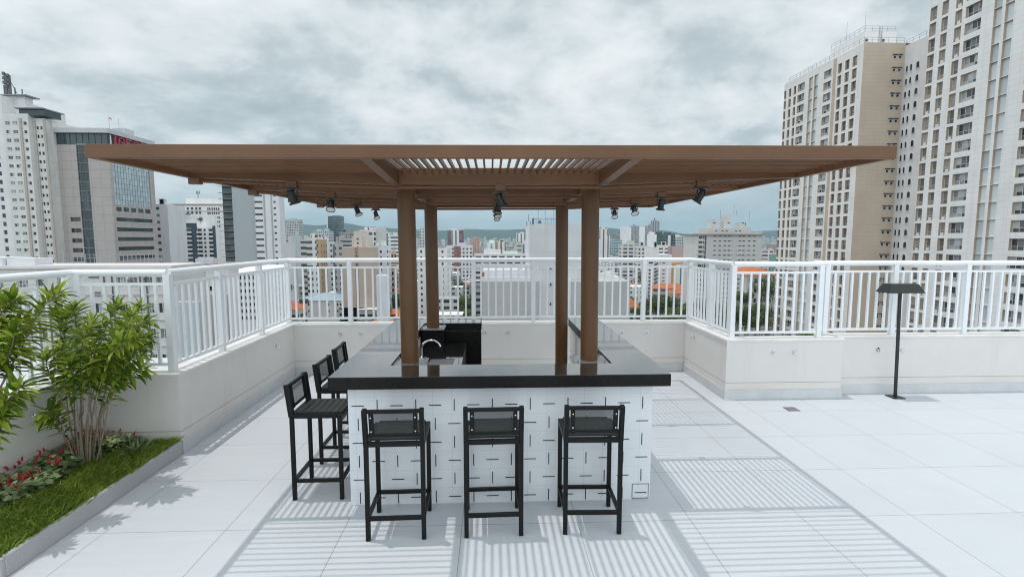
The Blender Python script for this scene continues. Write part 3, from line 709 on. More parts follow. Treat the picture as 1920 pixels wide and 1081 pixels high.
for _ in range(2300):
    x = rg.uniform(-4.07, -3.3); y = rg.uniform(3.5, 5.12)
    if not in_bed(x, y) and not (y > 4.95 and x < -3.45): continue
    z = soil_z(x, y)+rg.uniform(0.02, 0.13); a = rg.uniform(0, 2*pi); s = rg.uniform(0.020, 0.042); tl = rg.uniform(-.5, .5)
    t = Vector((cos(a), sin(a), tl)).normalized(); n = t.cross(Vector((rg.uniform(-.5,.5), rg.uniform(-.5,.5), 1))).normalized(); c = Vector((x, y, z))
    bmx.quad(c-t*s, c-t*s*.3+n*s*.6, c+t*s*.45+n*s*.5, c+t*s*1.1, c+t*s*.45-n*s*.5, c-t*s*.3-n*s*.6)
for _ in range(105):
    x = rg.uniform(-4.06, -3.35); y = rg.uniform(3.55, 5.1)
    if not in_bed(x, y) and not (y > 4.95 and x < -3.45): continue
    c = Vector((x, y, soil_z(x, y)+rg.uniform(0.10, 0.17))); d = Vector((rg.uniform(-.5,.5), rg.uniform(-.5,.5), 1)).normalized()
    fl.tube([c, c+d*.012, c+d*.028, c+d*.042], [.003, .007, .0055, .001], 6)
    for k in range(5):
        a = rg.uniform(0, 2*pi); e = Vector((cos(a), sin(a), rg.uniform(-.2,.4)))*.011; b = c+d*rg.uniform(.0,.04); fl.quad(b, b+e+d*.006, b+e*1.3, b+e-d*.005)
o = bmx.build('ground_cover', M['bed_leaf']); tag(o, 'pale green leafy ground cover along the planter wall', 'ground cover', kind='stuff')
o = fl.build('flowers', M['petal']); tag(o, 'red flower spikes scattered over the ground cover', 'flowers', kind='stuff')

def lance(mbx, base, d, up, L, w):
    d = d.normalized(); s = d.cross(up)
    if s.length < 1e-3: s = d.orthogonal()
    s.normalize(); n = s.cross(d).normalized(); drop = -n*(L*0.12)
    p0 = base; m1 = base+d*(L*.30); m2 = base+d*(L*.68)+drop*.35; tip = base+d*L+drop
    f = n*(w*.22)
    k = len(mbx.v)
    mbx.v += [tuple(v) for v in (p0, m1+s*w*.5+f, m2+s*w*.42+f, tip, m2-s*w*.42+f, m1-s*w*.5+f, m1, m2)]
    for fc in ((0,1,6),(1,2,7,6),(2,3,7),(0,6,5),(6,7,4,5),(7,3,4)):
        mbx.f.append(tuple(k+i for i in fc)); mbx.m.append(0)
def shrub(base, branches, label, seed, leafL=0.15):
    """branches: list of polylines, each stem leafy from `leafy` (0..1) up"""
    rr = random.Random(seed); base = Vector(base)
    r = empty('leafy_shrub', tuple(base), label, 'shrub', 'shrubs in the planted bed')
    lf = MB(); stems = []
    for pts, leafy, rad in branches:
        pts = [Vector(p) for p in pts]
        if pts[0].z < 0.45: pts[0].z = 0.11
        # smooth
        def P_(t):
            t *= len(pts)-1; i = min(int(t), len(pts)-2); u = t-i
            p0 = pts[max(i-1,0)]; p1 = pts[i]; p2 = pts[i+1]; p3 = pts[min(i+2,len(pts)-1)]
            return 0.5*((2*p1)+(p2-p0)*u+(2*p0-5*p1+4*p2-p3)*u*u+(3*p1-p0-3*p2+p3)*u**3)
        N = 14; path = [P_(i/N) for i in range(N+1)]
        st = MB(); st.tube(path, [rad*.75*(1-.55*i/N) for i in range(N+1)], 7); st.build('stem', M['bark'], r, smooth=True)
        ln = sum((path[i+1]-path[i]).length for i in range(N))*(1-leafy)
        n = max(8, int(ln/0.0100)); ga = rr.uniform(0, 6)
        for k in range(n):
            t = leafy+(1-leafy)*(k/(n-1)); p = P_(min(t, .999)); ax = (P_(min(t+.02,1))-P_(max(t-.02,0))).normalized()
            ga += 2.399+rr.uniform(-.3,.3); e1 = ax.orthogonal().normalized(); e2 = ax.cross(e1)
            rad_d = e1*cos(ga)+e2*sin(ga); tipness = (t-leafy)/(1-leafy)
            op = rr.uniform(.15,.70)+.55*tipness**3
            d = ax*op+rad_d*(1.15-.5*tipness**3)+Vector((0,0,-.22))
            L = leafL*rr.uniform(.75,1.2)*(1-.25*tipness**6)
            lance(lf, p, d, Vector((rr.uniform(-.3,.3),rr.uniform(-.3,.3),1)), L, L*rr.uniform(.20,.28))
    lf.build('foliage', M['leaf'], r)
    return r
# pixel picks of stem paths, each given its own distance
def path(*pp): return [tuple(at_y(px, py, Y)) for px, py, Y in pp]
b = at_y(160, 862, 4.62)
def G(px, Y, py=858): return at_y(px, py, Y)
shrub((-3.62, 4.62, 0.12), [
    (path((152,860,4.60),(150,780,4.62),(160,700,4.66),(172,640,4.68),(176,600,4.66)), .42, .011),
    (path((160,862,4.62),(163,790,4.64),(182,715,4.70),(214,650,4.78),(248,590,4.85)), .45, .011),
    (path((166,860,4.60),(172,790,4.58),(186,720,4.52),(206,660,4.46),(236,620,4.42),(278,600,4.40)), .40, .011),
    (path((172,858,4.66),(184,800,4.72),(204,740,4.85),(222,690,4.95),(234,655,5.0)), .40, .010),
    (path((178,860,4.62),(196,800,4.58),(212,720,4.5),(240,680,4.45),(268,650,4.42)), .45, .010),
    (path((150,862,4.62),(142,800,4.6),(130,740,4.58),(122,690,4.56),(112,652,4.55)), .45, .011),
    (path((146,858,4.66),(132,800,4.78),(122,720,4.9),(120,640,5.0),(124,585,5.02)), .45, .010),
    (path((154,860,4.64),(152,760,4.7),(146,680,4.78),(142,610,4.84),(138,575,4.85)), .5, .010),
    (path((148,862,4.60),(128,830,4.55),(112,790,4.5),(102,765,4.48)), .45, .008),
    (path((162,860,4.62),(166,770,4.5),(170,700,4.35),(178,655,4.28)), .5, .010),
    (path((158,862,4.60),(146,780,4.45),(140,715,4.35),(132,680,4.3)), .5, .009),
    (path((164,860,4.66),(186,780,4.8),(206,700,5.0),(238,620,5.05),(262,575,5.05)), .5, .010),
    (path((150,780,4.62),(156,770,4.5),(150,690,4.4),(156,640,4.35),(168,612,4.35)), 0.5, .008),
    (path((196,800,4.58),(196,770,4.6),(226,720,4.6),(252,700,4.6),(270,690,4.6)), 0.5, .008),
    (path((132,800,4.78),(132,790,4.5),(108,735,4.45),(92,700,4.45),(84,668,4.45)), 0.45, .008),
    (path((184,800,4.72),(180,760,4.42),(196,700,4.35),(216,655,4.3),(250,636,4.28)), 0.5, .008),
    (path((132,800,4.78),(140,770,4.72),(128,680,4.85),(112,620,4.95),(106,590,4.98)), 0.5, .008),
    (path((184,800,4.72),(190,770,4.75),(214,680,4.9),(250,640,4.95),(280,632,4.95)), 0.5, .008),
    (path((132,800,4.78),(120,820,4.5),(104,785,4.42),(92,772,4.38),(86,780,4.36)), 0.5, .008),
    (path((172,790,4.58),(170,740,4.6),(186,650,4.6),(206,600,4.6),(222,572,4.6)), 0.5, .008),

], 'tall many stemmed shrub with narrow glossy leaves rising from the lawn', 11)
shrub((-4.0, 3.75, 0.12), [
    (path((-70,900,3.75),(-30,800,3.8),(14,700,3.85),(46,640,3.9),(76,580,3.95),(112,548,3.98)), .40, .012),
    (path((-80,900,3.7),(-60,760,3.8),(-30,660,3.9),(0,590,3.95),(28,560,3.98)), .45, .012),
    (path((-75,900,3.75),(-50,780,3.75),(-14,700,3.75),(18,660,3.75),(30,610,3.8)), .45, .011),
    (path((-70,900,3.72),(-40,830,3.65),(-10,780,3.62),(18,745,3.60),(40,725,3.6)), .40, .010),
    (path((-80,900,3.7),(-50,850,3.6),(-24,810,3.55),(0,775,3.52)), .40, .010),
    (path((-85,900,3.75),(-90,760,3.85),(-70,640,4.0),(-40,560,4.05)), .45, .011),
    (path((-80,900,3.72),(-70,770,3.7),(-50,690,3.65),(-20,640,3.6)), .45, .011),
    (path((-80,900,3.75),(-50,760,3.85),(-20,660,3.95),(10,620,4.0),(50,600,4.05)), .45, .010),
    (path((-80,900,3.75),(-60,720,3.9),(-30,600,4.0),(-6,550,4.05)), .5, .009),
], 'shrub cut by the photo edge with one arching leafy branch', 23, 0.155)
# low spiky plant at the foot of the stems
sp = empty('spiky_plant', (-3.42, 4.86, 0.12), 'low tuft of pale strap leaves at the foot of the stems', 'plant')
lf = MB(); rr = random.Random(5)
for k in range(46):
    a = rr.uniform(0, 2*pi); e = rr.uniform(.25, 1.3); d = Vector((cos(a), sin(a), e)).normalized()
    lance(lf, Vector((-3.42+rr.uniform(-.05,.05), 4.86+rr.uniform(-.05,.05), .12)), d, Vector((0,0,1)), rr.uniform(.12,.22), .018)
lf.build('foliage', M['bed_leaf'], sp)

# ================================================================ THE CITY
GZ = -45.0
g = MB(); g.quad((-9000,-400,GZ),(9000,-400,GZ),(9000,14000,GZ),(-9000,14000,GZ))
def mat_ground():
    m, nt, p = new_mat('city_ground'); co = obj_co(nt)
    a = nz(nt, co, 0.012, 6, 0.6); b = nz(nt, co, 0.08, 5, 0.6)
    c = mixc(nt, rng(nt, b, 0.4, 0.6, 0, 1), (0.10, 0.10, 0.10), (0.20, 0.19, 0.18))
    c = mixc(nt, rng(nt, a, 0.50, 0.56, 0, 1), c, (0.045, 0.065, 0.03))
    nt.links.new(c, p.inputs['Base Color']); p.inputs['Roughness'].default_value = 0.95; return m
o = g.build('ground', mat_ground()); tag(o, kind='structure')

def facade(mb, P0, P1, z0, z1, cols, floors, depth, mi=0, mr=1, out=None):
    """wall from P0 to P1 (left to right seen from outside) with real openings; returns the openings"""
    P0 = Vector((*P0, 0)); P1 = Vector((*P1, 0)); Ln = (P1-P0).length; u = (P1-P0)/Ln; nin = Vector((-u.y, u.x, 0)); ang = math.atan2(u.y, u.x)
    res = []
    def pt(a, z, d=0.0): return P0+u*a+nin*d+Vector((0, 0, z))
    cur = 0.0
    for c in sorted(cols, key=lambda c: c[0]):
        a0, a1 = c[0], c[1]; fl = c[2] if len(c) > 2 and c[2] is not None else floors; st = c[3] if len(c) > 3 else 0
        if a0 > cur+1e-4: mb.quad(pt(cur,z0), pt(a0,z0), pt(a0,z1), pt(cur,z1), mi=mi)
        zc = z0
        for (za, zb) in fl:
            if za > zc+1e-4: mb.quad(pt(a0,zc), pt(a1,zc), pt(a1,za), pt(a0,za), mi=mi)
            mb.quad(pt(a0,za), pt(a1,za), pt(a1,za,depth), pt(a0,za,depth), mi=mr); mb.quad(pt(a0,zb,depth), pt(a1,zb,depth), pt(a1,zb), pt(a0,zb), mi=mr)
            mb.quad(pt(a0,za), pt(a0,za,depth), pt(a0,zb,depth), pt(a0,zb), mi=mr); mb.quad(pt(a1,za,depth), pt(a1,za), pt(a1,zb), pt(a1,zb,depth), mi=mr)
            res.append((pt((a0+a1)/2, za, depth), a1-a0, zb-za, ang, st)); zc = zb
        mb.quad(pt(a0,zc), pt(a1,zc), pt(a1,z1), pt(a0,z1), mi=mi); cur = a1
    if cur < Ln-1e-4: mb.quad(pt(cur,z0), pt(Ln,z0), pt(Ln,z1), pt(cur,z1), mi=mi)
    return res
WC = {}
def win_geo(mb, w, h, nv, nh, gi, fi, fw=0.06, arch=False, hood=False):
    """glass set back, frame and glazing bars in front; the hole is w wide, h high, sill at z=0, facing -y"""
    if arch:
        k = len(mb.v); N = 8; r = w/2; pts = [(-r, 0), (r, 0)]+[(r*cos(pi*i/N), h-r+r*sin(pi*i/N)) for i in range(N+1)]
        mb.v += [(x, -.012, z) for x, z in pts]; mb.f.append(tuple(range(k, k+len(pts)))); mb.m.append(gi)
        q = [(r*1.0*cos(pi*i/N), h-r+r*sin(pi*i/N)) for i in range(N+1)]
        for (x0, z0), (x1, z1) in zip(q[:-1], q[1:]): mb.bar((x0, -.03, z0), (x1, -.03, z1), .08, .08, fi, up=(0,1,0))
        mb.box(-r-.04, -r+.04, -.06, 0, 0, h-r, fi); mb.box(r-.04, r+.04, -.06, 0, 0, h-r, fi); mb.box(-r-.1, r+.1, -.12, 0, -.08, 0, fi)
        return
    if hood: mb.box(-w/2-.1, w/2+.1, -.28, -.02, h+.1, h+.28, gi)
    n = max(1, nv+1); hz = [0, h] if nh == 0 else ([0, h*0.36, h] if nh == 1 else [h*i/(nh+1) for i in range(nh+2)])
    for i in range(n):
        for z0, z1 in zip(hz[:-1], hz[1:]):
            x0 = -w/2+w*i/n; x1 = -w/2+w*(i+1)/n; mb.quad((x0, -.01, z0), (x1, -.01, z0), (x1, -.01, z1), (x0, -.01, z1), mi=gi)
    mb.box(-w/2, w/2, -fw-.01, -.012, 0, fw, fi); mb.box(-w/2, w/2, -fw-.01, -.012, h-fw, h, fi)
    for i in range(n+1):
        x = -w/2+fw/2+(w-fw)*i/n; mb.box(x-fw/2, x+fw/2, -fw-.012, -.014, fw, h-fw, fi)
    for q in hz[1:-1]: mb.box(-w/2+fw, w/2-fw, -fw-.005, -.016, q-fw/2, q+fw/2, fi)
STY = {0: dict(nv=1, nh=0, g='glass', f='alu_frame'), 1: dict(nv=2, nh=1, g='glass', f='alu_frame'), 2: dict(nv=0, nh=1, g='brown_recess', f='dark_frame'),
       3: dict(nv=0, nh=0, g='glass_blue', f='alu_frame'), 4: dict(nv=0, nh=0, g='glass_dark', f='alu_frame'), 5: dict(nv=0, nh=0, g='glass_dark', f='alu_frame', arch=True),
       6: dict(nv=3, nh=0, g='glass_dark', f='dark_frame'), 7: dict(nv=1, nh=0, g='glass_deep', f='dark_frame'), 8: dict(nv=13, nh=9, g='glass_teal', f='dark_frame'), 9: dict(nv=3, nh=0, g='glass_deep', f='dark_frame'),
       10: dict(nv=0, nh=1, g='brown_recess', f='alu_frame'), 11: dict(nv=0, nh=0, g='glass_dark', f='alu_frame', hood=True)}
def windows(root, ops, cap=100, name='window'):
    """the windows that show largest as parts, the rest as one part"""
    C = Vector((0, 0, H)); rl = origin(root)
    def big(o): return o[1]*o[2]/max(1, (o[0]-C).length_squared) * (0.25 if o[0].z < -18 else 1)
    ops = sorted(ops, key=big, reverse=True); rest = {}
    for i, (p, w, h, ang, st) in enumerate(ops):
        s = STY[st]; mats = [M[s['g']], M[s['f']]]
        if i < cap:
            key = (round(w, 2), round(h, 2), st)
            if key not in WC:
                mb = MB(); win_geo(mb, w, h, s['nv'], s['nh'], 0, 1, arch=s.get('arch', False), hood=s.get('hood', False)); WC[key] = mb.mesh('window', mats)
            o = bpy.data.objects.new(name, WC[key]); COL.objects.link(o); o.parent = root; o.location = p-rl; o.rotation_euler.z = ang
        else:
            rest.setdefault((s['g'], s['f']), []).append((p, w, h, ang, s))
    allm = sorted({k for kk in rest for k in kk})
    if rest:
        big_mb = MB()
        for (g_, f_), L in rest.items():
            for (p, w, h, ang, s) in L:
                mb = MB(); win_geo(mb, w, h, s['nv'], s['nh'], allm.index(g_), allm.index(f_), arch=s.get('arch', False), hood=s.get('hood', False))
                ca, sa = cos(ang), sin(ang); k = len(big_mb.v)
                big_mb.v += [(x*ca-y*sa+p.x, x*sa+y*ca+p.y, z+p.z) for x, y, z in mb.v]
                big_mb.f += [tuple(k+i for i in f) for f in mb.f]; big_mb.m += mb.m
        o = big_mb.build(name, [M[k] for k in allm], root); tag(o, kind='stuff')
def floors(z0, step, n, a, b): return [(z0+step*i+a, z0+step*i+b) for i in range(n)]
def plain(mb, P0, P1, z0, z1, mi=0): mb.quad((*P0,z0),(*P1,z0),(*P1,z1),(*P0,z1), mi=mi)

# ---------------------------------------------------------------- the two pale towers
XF = 75.9; YN, YFAR = 105.0, 132.0; TOPA = 2.17+39.8; XB2 = 84.6; XFB = 82.5; YB = 97.0; TOPB = 2.17+44.4; YB1 = 58.0
ST = 2.54; STB = 2.85
whiteA = wmat((0.74, 0.71, 0.69), (1.2, ST, 0.05)); beige = wmat((0.55, 0.45, 0.36), (2.4, 0.76, 0.03)); whiteP = wmat((0.76, 0.745, 0.74), (1.6, 0.95, 0.04)); tan = wmat((0.50, 0.40, 0.31))
def along(px, x): return at_x(px, HOR, x).y
A = empty('apartment_tower', ((XF+XB2)/2, (YN+YFAR)/2, GZ), 'tall white apartment tower with a windowless beige flank of paired little openings', 'tower', 'pale towers beyond the parapet')
mb = MB(); zx = lambda z: 1420+z/2.162
nA = 33; z0f = TOPA-1.6-nA*ST
def colsX(x, spans):     # facade runs from the far end to the near end, so u grows towards the camera
    return [(YFAR-along(zx(a), x), YFAR-along(zx(b), x)) + tuple(rest) for a, b, *rest in spans]
colsA = colsX(XF, [(80,88,None,2),(98,107,None,2),(117,126,None,2),(133,159,floors(z0f,ST,nA,.45,2.2),1),(176,190,floors(z0f,ST,nA,.0,2.46),3),(196,211,floors(z0f,ST,nA,.0,2.46),3),(233,262,floors(z0f,ST,nA,.45,2.2),1),(287,301,None,2),(314,330,None,2),(342,360,None,2)])
ops = facade(mb, (XF, YFAR), (XF, YN), GZ, TOPA, colsA, floors(z0f, ST, nA, .30, 2.28), 0.45, 0, 1)
plain(mb, (XF, YN), (XB2, YN), GZ, TOPA, 2)
plain(mb, (XB2+14, YFAR), (XF, YFAR), GZ, TOPA, 0); plain(mb, (XB2+14, YN), (XB2+14, YFAR), GZ, TOPA, 0)
mb.quad((XF,YFAR,TOPA),(XF,YN,TOPA),(XB2+14,YN,TOPA),(XB2+14,YFAR,TOPA), mi=0)
mb.quad((XB2,YN,GZ),(XB2,YN-4,GZ),(XB2,YN-4,TOPA),(XB2,YN,TOPA), mi=0) if False else None
mb.build('wall', [whiteA, tan, beige], A)
m = MB(); m.box(XF-.06, XF, along(zx(280), XF), along(zx(269), XF), GZ, TOPA-.3); m.build('pilaster', tan, A)
sw = [at_y(zx(a), HOR, YN).x for a in (506, 527)]
opsS = []
for i in range(nA):
    for x in sw: opsS.append((Vector((x, YN+.0, z0f+ST*i+1.0)), 0.66, 0.60, 0.0, 11))
windows(A, ops, 84); windows(A, [o for o in opsS], 50, 'vent_opening')
def roof_rail(root, pts, z, h=1.1, step=1.5):
    m = MB()
    for (a, b) in zip(pts[:-1], pts[1:]):
        a = Vector((*a, z)); b = Vector((*b, z)); n = max(1, int((b-a).length/step))
        for i in range(n+1): p = a+(b-a)*i/n; m.bar(p, p+Vector((0,0,h)), .05, .05)
        for q in (h, h*.55): m.bar(a+Vector((0,0,q)), b+Vector((0,0,q)), .05, .05)
    return m.build('roof_railing', M['galvanised'], root)
roof_rail(A, [(XF+.3, YFAR-.3), (XF+.3, YN+.3), (XB2, YN+.3)], TOPA)
m = MB(); m.box(XF+2.2, XF+9.0, YN+3.0, YN+14, TOPA, TOPA+3.4)
ph = m.build('penthouse', whiteP, A)
opsP = [(Vector((XF+2.6+k*3.6, YN+3.0, TOPA+1.2)), .7, .7, 0.0, 4) for k in range(2)]
m = MB(); m.bar((XF+5.2, YN+2.9, TOPA), (XF+5.2, YN+2.9, TOPA+4.4), .06, .06); m.bar((XF+5.8, YN+2.9, TOPA), (XF+5.8, YN+2.9, TOPA+4.4), .06, .06)
for k in range(10): m.bar((XF+5.2, YN+2.9, TOPA+.4*k+.2), (XF+5.8, YN+2.9, TOPA+.4*k+.2), .05, .05)
m.build('ladder', M['galvanised'], ph); windows(A, opsP, 4)
roof_rail(A, [(XF+2.3, YN+13.8), (XF+2.3, YN+3.2), (XF+8.8, YN+3.2)], TOPA+3.4)
m = MB()
for (x, y, h) in ((XF+2.4, YN+9, 4.2), (XF+3.6, YN+5, 4.8)): m.tube([(x, y, TOPA+3.4), (x, y, TOPA+3.4+h)], .04, 5)
m.build('antenna', M['galvanised'], A)

B = empty('apartment_tower', (XFB+8, (YB+YB1)/2, GZ), 'tallest white apartment tower, top out of view, with pale blue glass stair strips', 'tower', 'pale towers beyond the parapet')
mb = MB(); nB = 31; z0b = TOPB-1.2-nB*STB
def colsB(spans): return [(YB-along(zx(a), XFB), YB-along(zx(b), XFB)) + tuple(rest) for a, b, *rest in spans]
cB = colsB([(634,659,None,10),(679,703,None,10),(731,757,None,10),(771,832,floors(z0b,STB,nB,.62,2.52),1),(880,911,floors(z0b,STB,nB,.0,2.78),3),(924,958,floors(z0b,STB,nB,.0,2.78),3),(1021,1100,floors(z0b,STB,nB,.62,2.52),1)])
x2 = YB-along(zx(1160), XFB)
cB += [(x2, x2+1.4, None, 10), (x2+2.4, x2+3.8, None, 10), (x2+4.8, x2+6.2, None, 10)]
ops = facade(mb, (XFB, YB), (XFB, YB1), GZ, TOPB, cB, floors(z0b, STB, nB, .25, 2.6), 0.5, 0, 1)
plain(mb, (XFB+16, YB), (XFB, YB), GZ, TOPB, 0); plain(mb, (XFB, YB1), (XFB+16, YB1), GZ, TOPB, 0); plain(mb, (XFB+16, YB1), (XFB+16, YB), GZ, TOPB, 0)
mb.quad((XFB,YB1,TOPB),(XFB+16,YB1,TOPB),(XFB+16,YB,TOPB),(XFB,YB,TOPB), mi=0)
mb.build('wall', [whiteP, tan], B)
windows(B, ops, 92)
# recessed arched-window bay that joins the two towers
mb = MB(); plain(mb, (XB2, YN-.01), (XB2, YB), GZ, TOPA-.6, 0); mb.quad((XB2,YN,TOPA-.6),(XB2,YB,TOPA-.6),(XB2+10,YB,TOPA-.6),(XB2+10,YN,TOPA-.6), mi=0)
mb.build('arched_bay', wmat((0.66, 0.645, 0.64)), B)
ops = []; yy = [along(zx(a), XB2) for a in (558, 574, 600)]
for i in range(32):
    for k, y in enumerate(yy): ops.append((Vector((XB2, y, z0f+ST*i+.7)), .55 if k < 2 else .8, 1.25, -pi/2, 5))
windows(B, ops, 60, 'arched_window')
roof_rail(B, [(XFB+.3, YB-.3), (XFB+.3, YB1+.3)], TOPB)
roof_rail(B, [(XB2+.2, YN), (XB2+.2, YB)], TOPA-.6)
rr = random.Random(8); ac = MB(); ac.box(-.37, 0, -.32, .32, 0, .5); ac = ac.mesh('air_conditioner', M['white_roof'])
for p, w, h, a, s in [o for o in facade(MB(), (XFB, YB), (XFB, YB1), GZ, TOPB, cB[:3], floors(z0b, STB, nB, .25, 2.6), 0.5)]:
    if rr.random() < .32: 
        o_ = bpy.data.objects.new('air_conditioner', ac); COL.objects.link(o_); o_.parent = B; o_.location = p+Vector((-.08, 0, .05))-B.location

# ---------------------------------------------------------------- towers beyond the lawn
Y1 = 184.0
L1 = empty('apartment_tower', (X_(45, Y1), Y1+12, GZ), 'weathered cream tower with aerials on top, at the edge of the photo', 'tower', 'older towers beyond the lawn')
cream = wmat((0.64, 0.625, 0.60), (60, 2.83, 0.06)); cream2 = wmat((0.70, 0.695, 0.69)); tanp = wmat((0.43, 0.375, 0.335))
def fblock(root, px0, px1, ytop, Y, dep, mat, cols=(), st=2.83, a=.9, b=2.0, n=22, dz=1.8, name='wall', extra=None):
    x0, x1 = X_(px0, Y), X_(px1, Y); zt = Z_((px0+px1)/2, ytop, Y); mb = MB(); zz = zt-dz-n*st
    cc = [(X_(c[0], Y)-x0, X_(c[1], Y)-x0, (floors(zz, st, n, c[3], c[4]) if len(c) > 4 else None), c[2]) for c in cols]
    op = facade(mb, (x0, Y), (x1, Y), GZ, zt, cc, floors(zz, st, n, a, b), .3, 0, 1)
    plain(mb, (x1, Y), (x1, Y+dep), GZ, zt); plain(mb, (x1, Y+dep), (x0, Y+dep), GZ, zt); plain(mb, (x0, Y+dep), (x0, Y), GZ, zt)
    mb.quad((x0,Y,zt),(x1,Y,zt),(x1,Y+dep,zt),(x0,Y+dep,zt))
    mb.build(name, [mat, mat], root); return op, (x0, x1, zt)
opsL = []
op, _ = fblock(L1, -70, 26, 178, 183, 26, cream2, [(8, 15, 4)], a=.7, b=2.2); opsL += op
op, (xa, xb, zt) = fblock(L1, 25, 70, 181, 188, 3, cream2); mtop = zt
op, (xa, xb, zt1) = fblock(L1, 26, 72, 213, 182.5, 5, cream, [(29.5, 38, 0), (43, 52, 0), (63, 69, 4)]); opsL += op
op, (xa2, xb2, zt2) = fblock(L1, 72, 101, 222, 184.5, 14, cream, [(86, 90.5, 4), (93, 97.5, 4)]); opsL += op
op, _ = fblock(L1, 101, 116, 228, 187, 14, cream)
m = MB()
for (pa, pb, y) in ((56, 60, 182.4), (72, 79, 184.3), (84.5, 85.3, 184.4), (100, 104, 184.4)):
    m.box(X_(pa, y), X_(pb, y), y-.25, y, GZ, zt2-.5)
m.build('pier', tanp, L1)
m = MB(); gx0, gx1 = X_(56, 183), X_(102, 183); m.box(gx0, gx1, 183.2, 190, zt1-.5, zt1+1.6); rg_ = m.build('roof_glazing', M['glass_deep'], L1)
m = MB(); m.box(gx0-.6, gx1+.4, 182.2, 191, zt1+1.6, zt1+1.95); m.build('roof_slab', wmat((0.22, 0.24, 0.25)), L1)
m = MB(); m.box(X_(8, 186), X_(70, 186), 186.5, 192, mtop, mtop+.35); m.build('roof_slab', wmat((0.22, 0.24, 0.25)), L1)
m = MB()
for px, h, w in ((38, 8.2, .28), (42, 7.0, .2), (45, 7.6, .2), (34, 4.2, .14), (53, 3.5, .12), (66, 3.0, .1)):
    x = X_(px, 190); w *= 2.4; m.bar((x, 190, mtop), (x, 190, mtop+h), w, w)
    for k in range(3): m.box(x-.75, x+.05, 189.5, 190, mtop+h-.6-k*1.5, mtop+h+.4-k*1.5) if h > 5 else None
m.bar((X_(45,190),190,mtop+6), (X_(60,190),190,mtop), .15, .15); m.bar((X_(38,190),190,mtop+4), (X_(45,190),190,mtop+4), .15, .15)
m.build('aerial', M['dark_frame'], L1)
windows(L1, opsL, 90)

# stone clad office block with the red rooftop letters
YS, YS2 = 188.0, 211.5; xs0 = X_(117, YS); xs1 = X_(216, YS); zr = Z_(205, 241, YS)
O = empty('office_building', ((xs0+xs1)/2, 200, GZ), 'pinkish stone clad office block with red rooftop letters and glass curtain wall', 'office building')
stone = wmat((0.42, 0.375, 0.36), (3.2, 3.1, 0.14)); fs = 3.45; zt = zr-5.6
mb = MB(); cc = []
fl1 = floors(zt-30*fs-2, fs, 30, .9, 2.5)
def Zs(y, Y=YS): return Z_(150, y, Y)
cc.append((X_(135,YS)-xs0, X_(154,YS)-xs0, [(Zs(a+8), Zs(a)) for a in (555, 536, 519, 500, 482, 465, 447, 428, 407)], 6))
cc.append((X_(156,YS)-xs0, X_(176.5,YS)-xs0, [(Zs(500-i*17.75), Zs(500-17.3-i*17.75)) for i in range(0, 13)], 9))
op = facade(mb, (xs0, YS), (xs1, YS), GZ, zt, cc, [], .35, 0, 1)
# side facing the bar, running away from us
def us(px): return along(px, xs1)-YS
Ls = YS2-YS
sc_ = [(us(221), us(288.5), [(Z_(250, 386, along(250, xs1)), zt-1.0)], 8)]
op2 = []
xx = [222.5, 236, 249.5, 263, 276]
mb2 = MB()
zz = lambda y, px: Z_(px, y, along(px, xs1))
rows = []
for px in xx: pass
zc1, zc0 = zz(390, 250), zz(397.5, 250)
bands = [(zz(a+7, 250), zz(a, 250)) for a in (409, 427, 444.5, 462, 479, 497, 514, 532)]
sidecols = [(us(221), us(288.5), [(b0, b1) for (b0, b1) in bands[::-1]]+[(zz(386,250), zt-1.0)], 9)]
op2 = facade(mb, (xs1, YS), (xs1, YS2), GZ, zt, sidecols, [], .35, 0, 1)
op2 = [(p, w, h, a, 8 if h > 8 else 9) for p, w, h, a, s in op2]
for px in xx: op2.append((Vector((xs1+.02, along(px+4.5, xs1), zc0)), us(px+9)-us(px), zc1-zc0, pi/2, 7))
mb.quad((xs0,YS,zt),(xs1,YS,zt),(xs1,YS2,zt),(xs0,YS2,zt)); plain(mb, (xs0,YS2), (xs0,YS), GZ, zt); plain(mb, (xs1,YS2), (xs0,YS2), GZ, zt)
mb.build('wall', [stone, stone], O); windows(O, op+op2, 60)
m = MB(); m.box(xs0+.3, xs1-.15, YS+.3, YS2-.3, zt, zr-1.6); ga = m.build('glazed_top_floor', M['glass_deep'], O)
for k in range(9):
    m = MB(); x = xs0+.8+(xs1-xs0-1.2)*k/8; m.box(x-.08, x+.08, YS+.1, YS+.3, zt, zr-1.6); m.build('mullion', M['dark_frame'], ga)
for k in range(11):
    m = MB(); y = YS+.6+(YS2-YS-1.2)*k/10; m.box(xs1-.15, xs1+.02, y-.08, y+.08, zt, zr-1.6); m.build('mullion', M['dark_frame'], ga)
m = MB(); m.box(xs0-.6, xs1+.8, YS-.9, YS2+.5, zr-1.6, zr); m.build('roof_slab', wmat((0.50, 0.51, 0.52)), O)
m = MB(); m.box(xs0+6, xs1-2, YS+3, YS2-8, zr, zr+.5); m.build('roof_slab', wmat((0.12, 0.22, 0.22)), O)
m = MB(); m.box(xs1-6, xs1-1.5, YS+11, YS+16, zr, zr+2.4); m.build('plant_room', wmat((0.5, 0.52, 0.53)), O)
m = MB(); m.tube([(xs1-2, YS+4, zr), (xs1-2, YS+4, zr+5)], .07, 6); m.tube([(xs1-3.5, YS+11, zr), (xs1-3.5, YS+11, zr+6)], .06, 6); m.build('flagpole', M['galvanised'], O)
m = MB(); m.quad((xs1-2.05,YS+4,zr+4.9),(xs1-1.3,YS+4.4,zr+4.3),(xs1-1.25,YS+4.4,zr+3.9),(xs1-2.05,YS+4,zr+4.4)); m.build('flag', M['red_sign'], O)
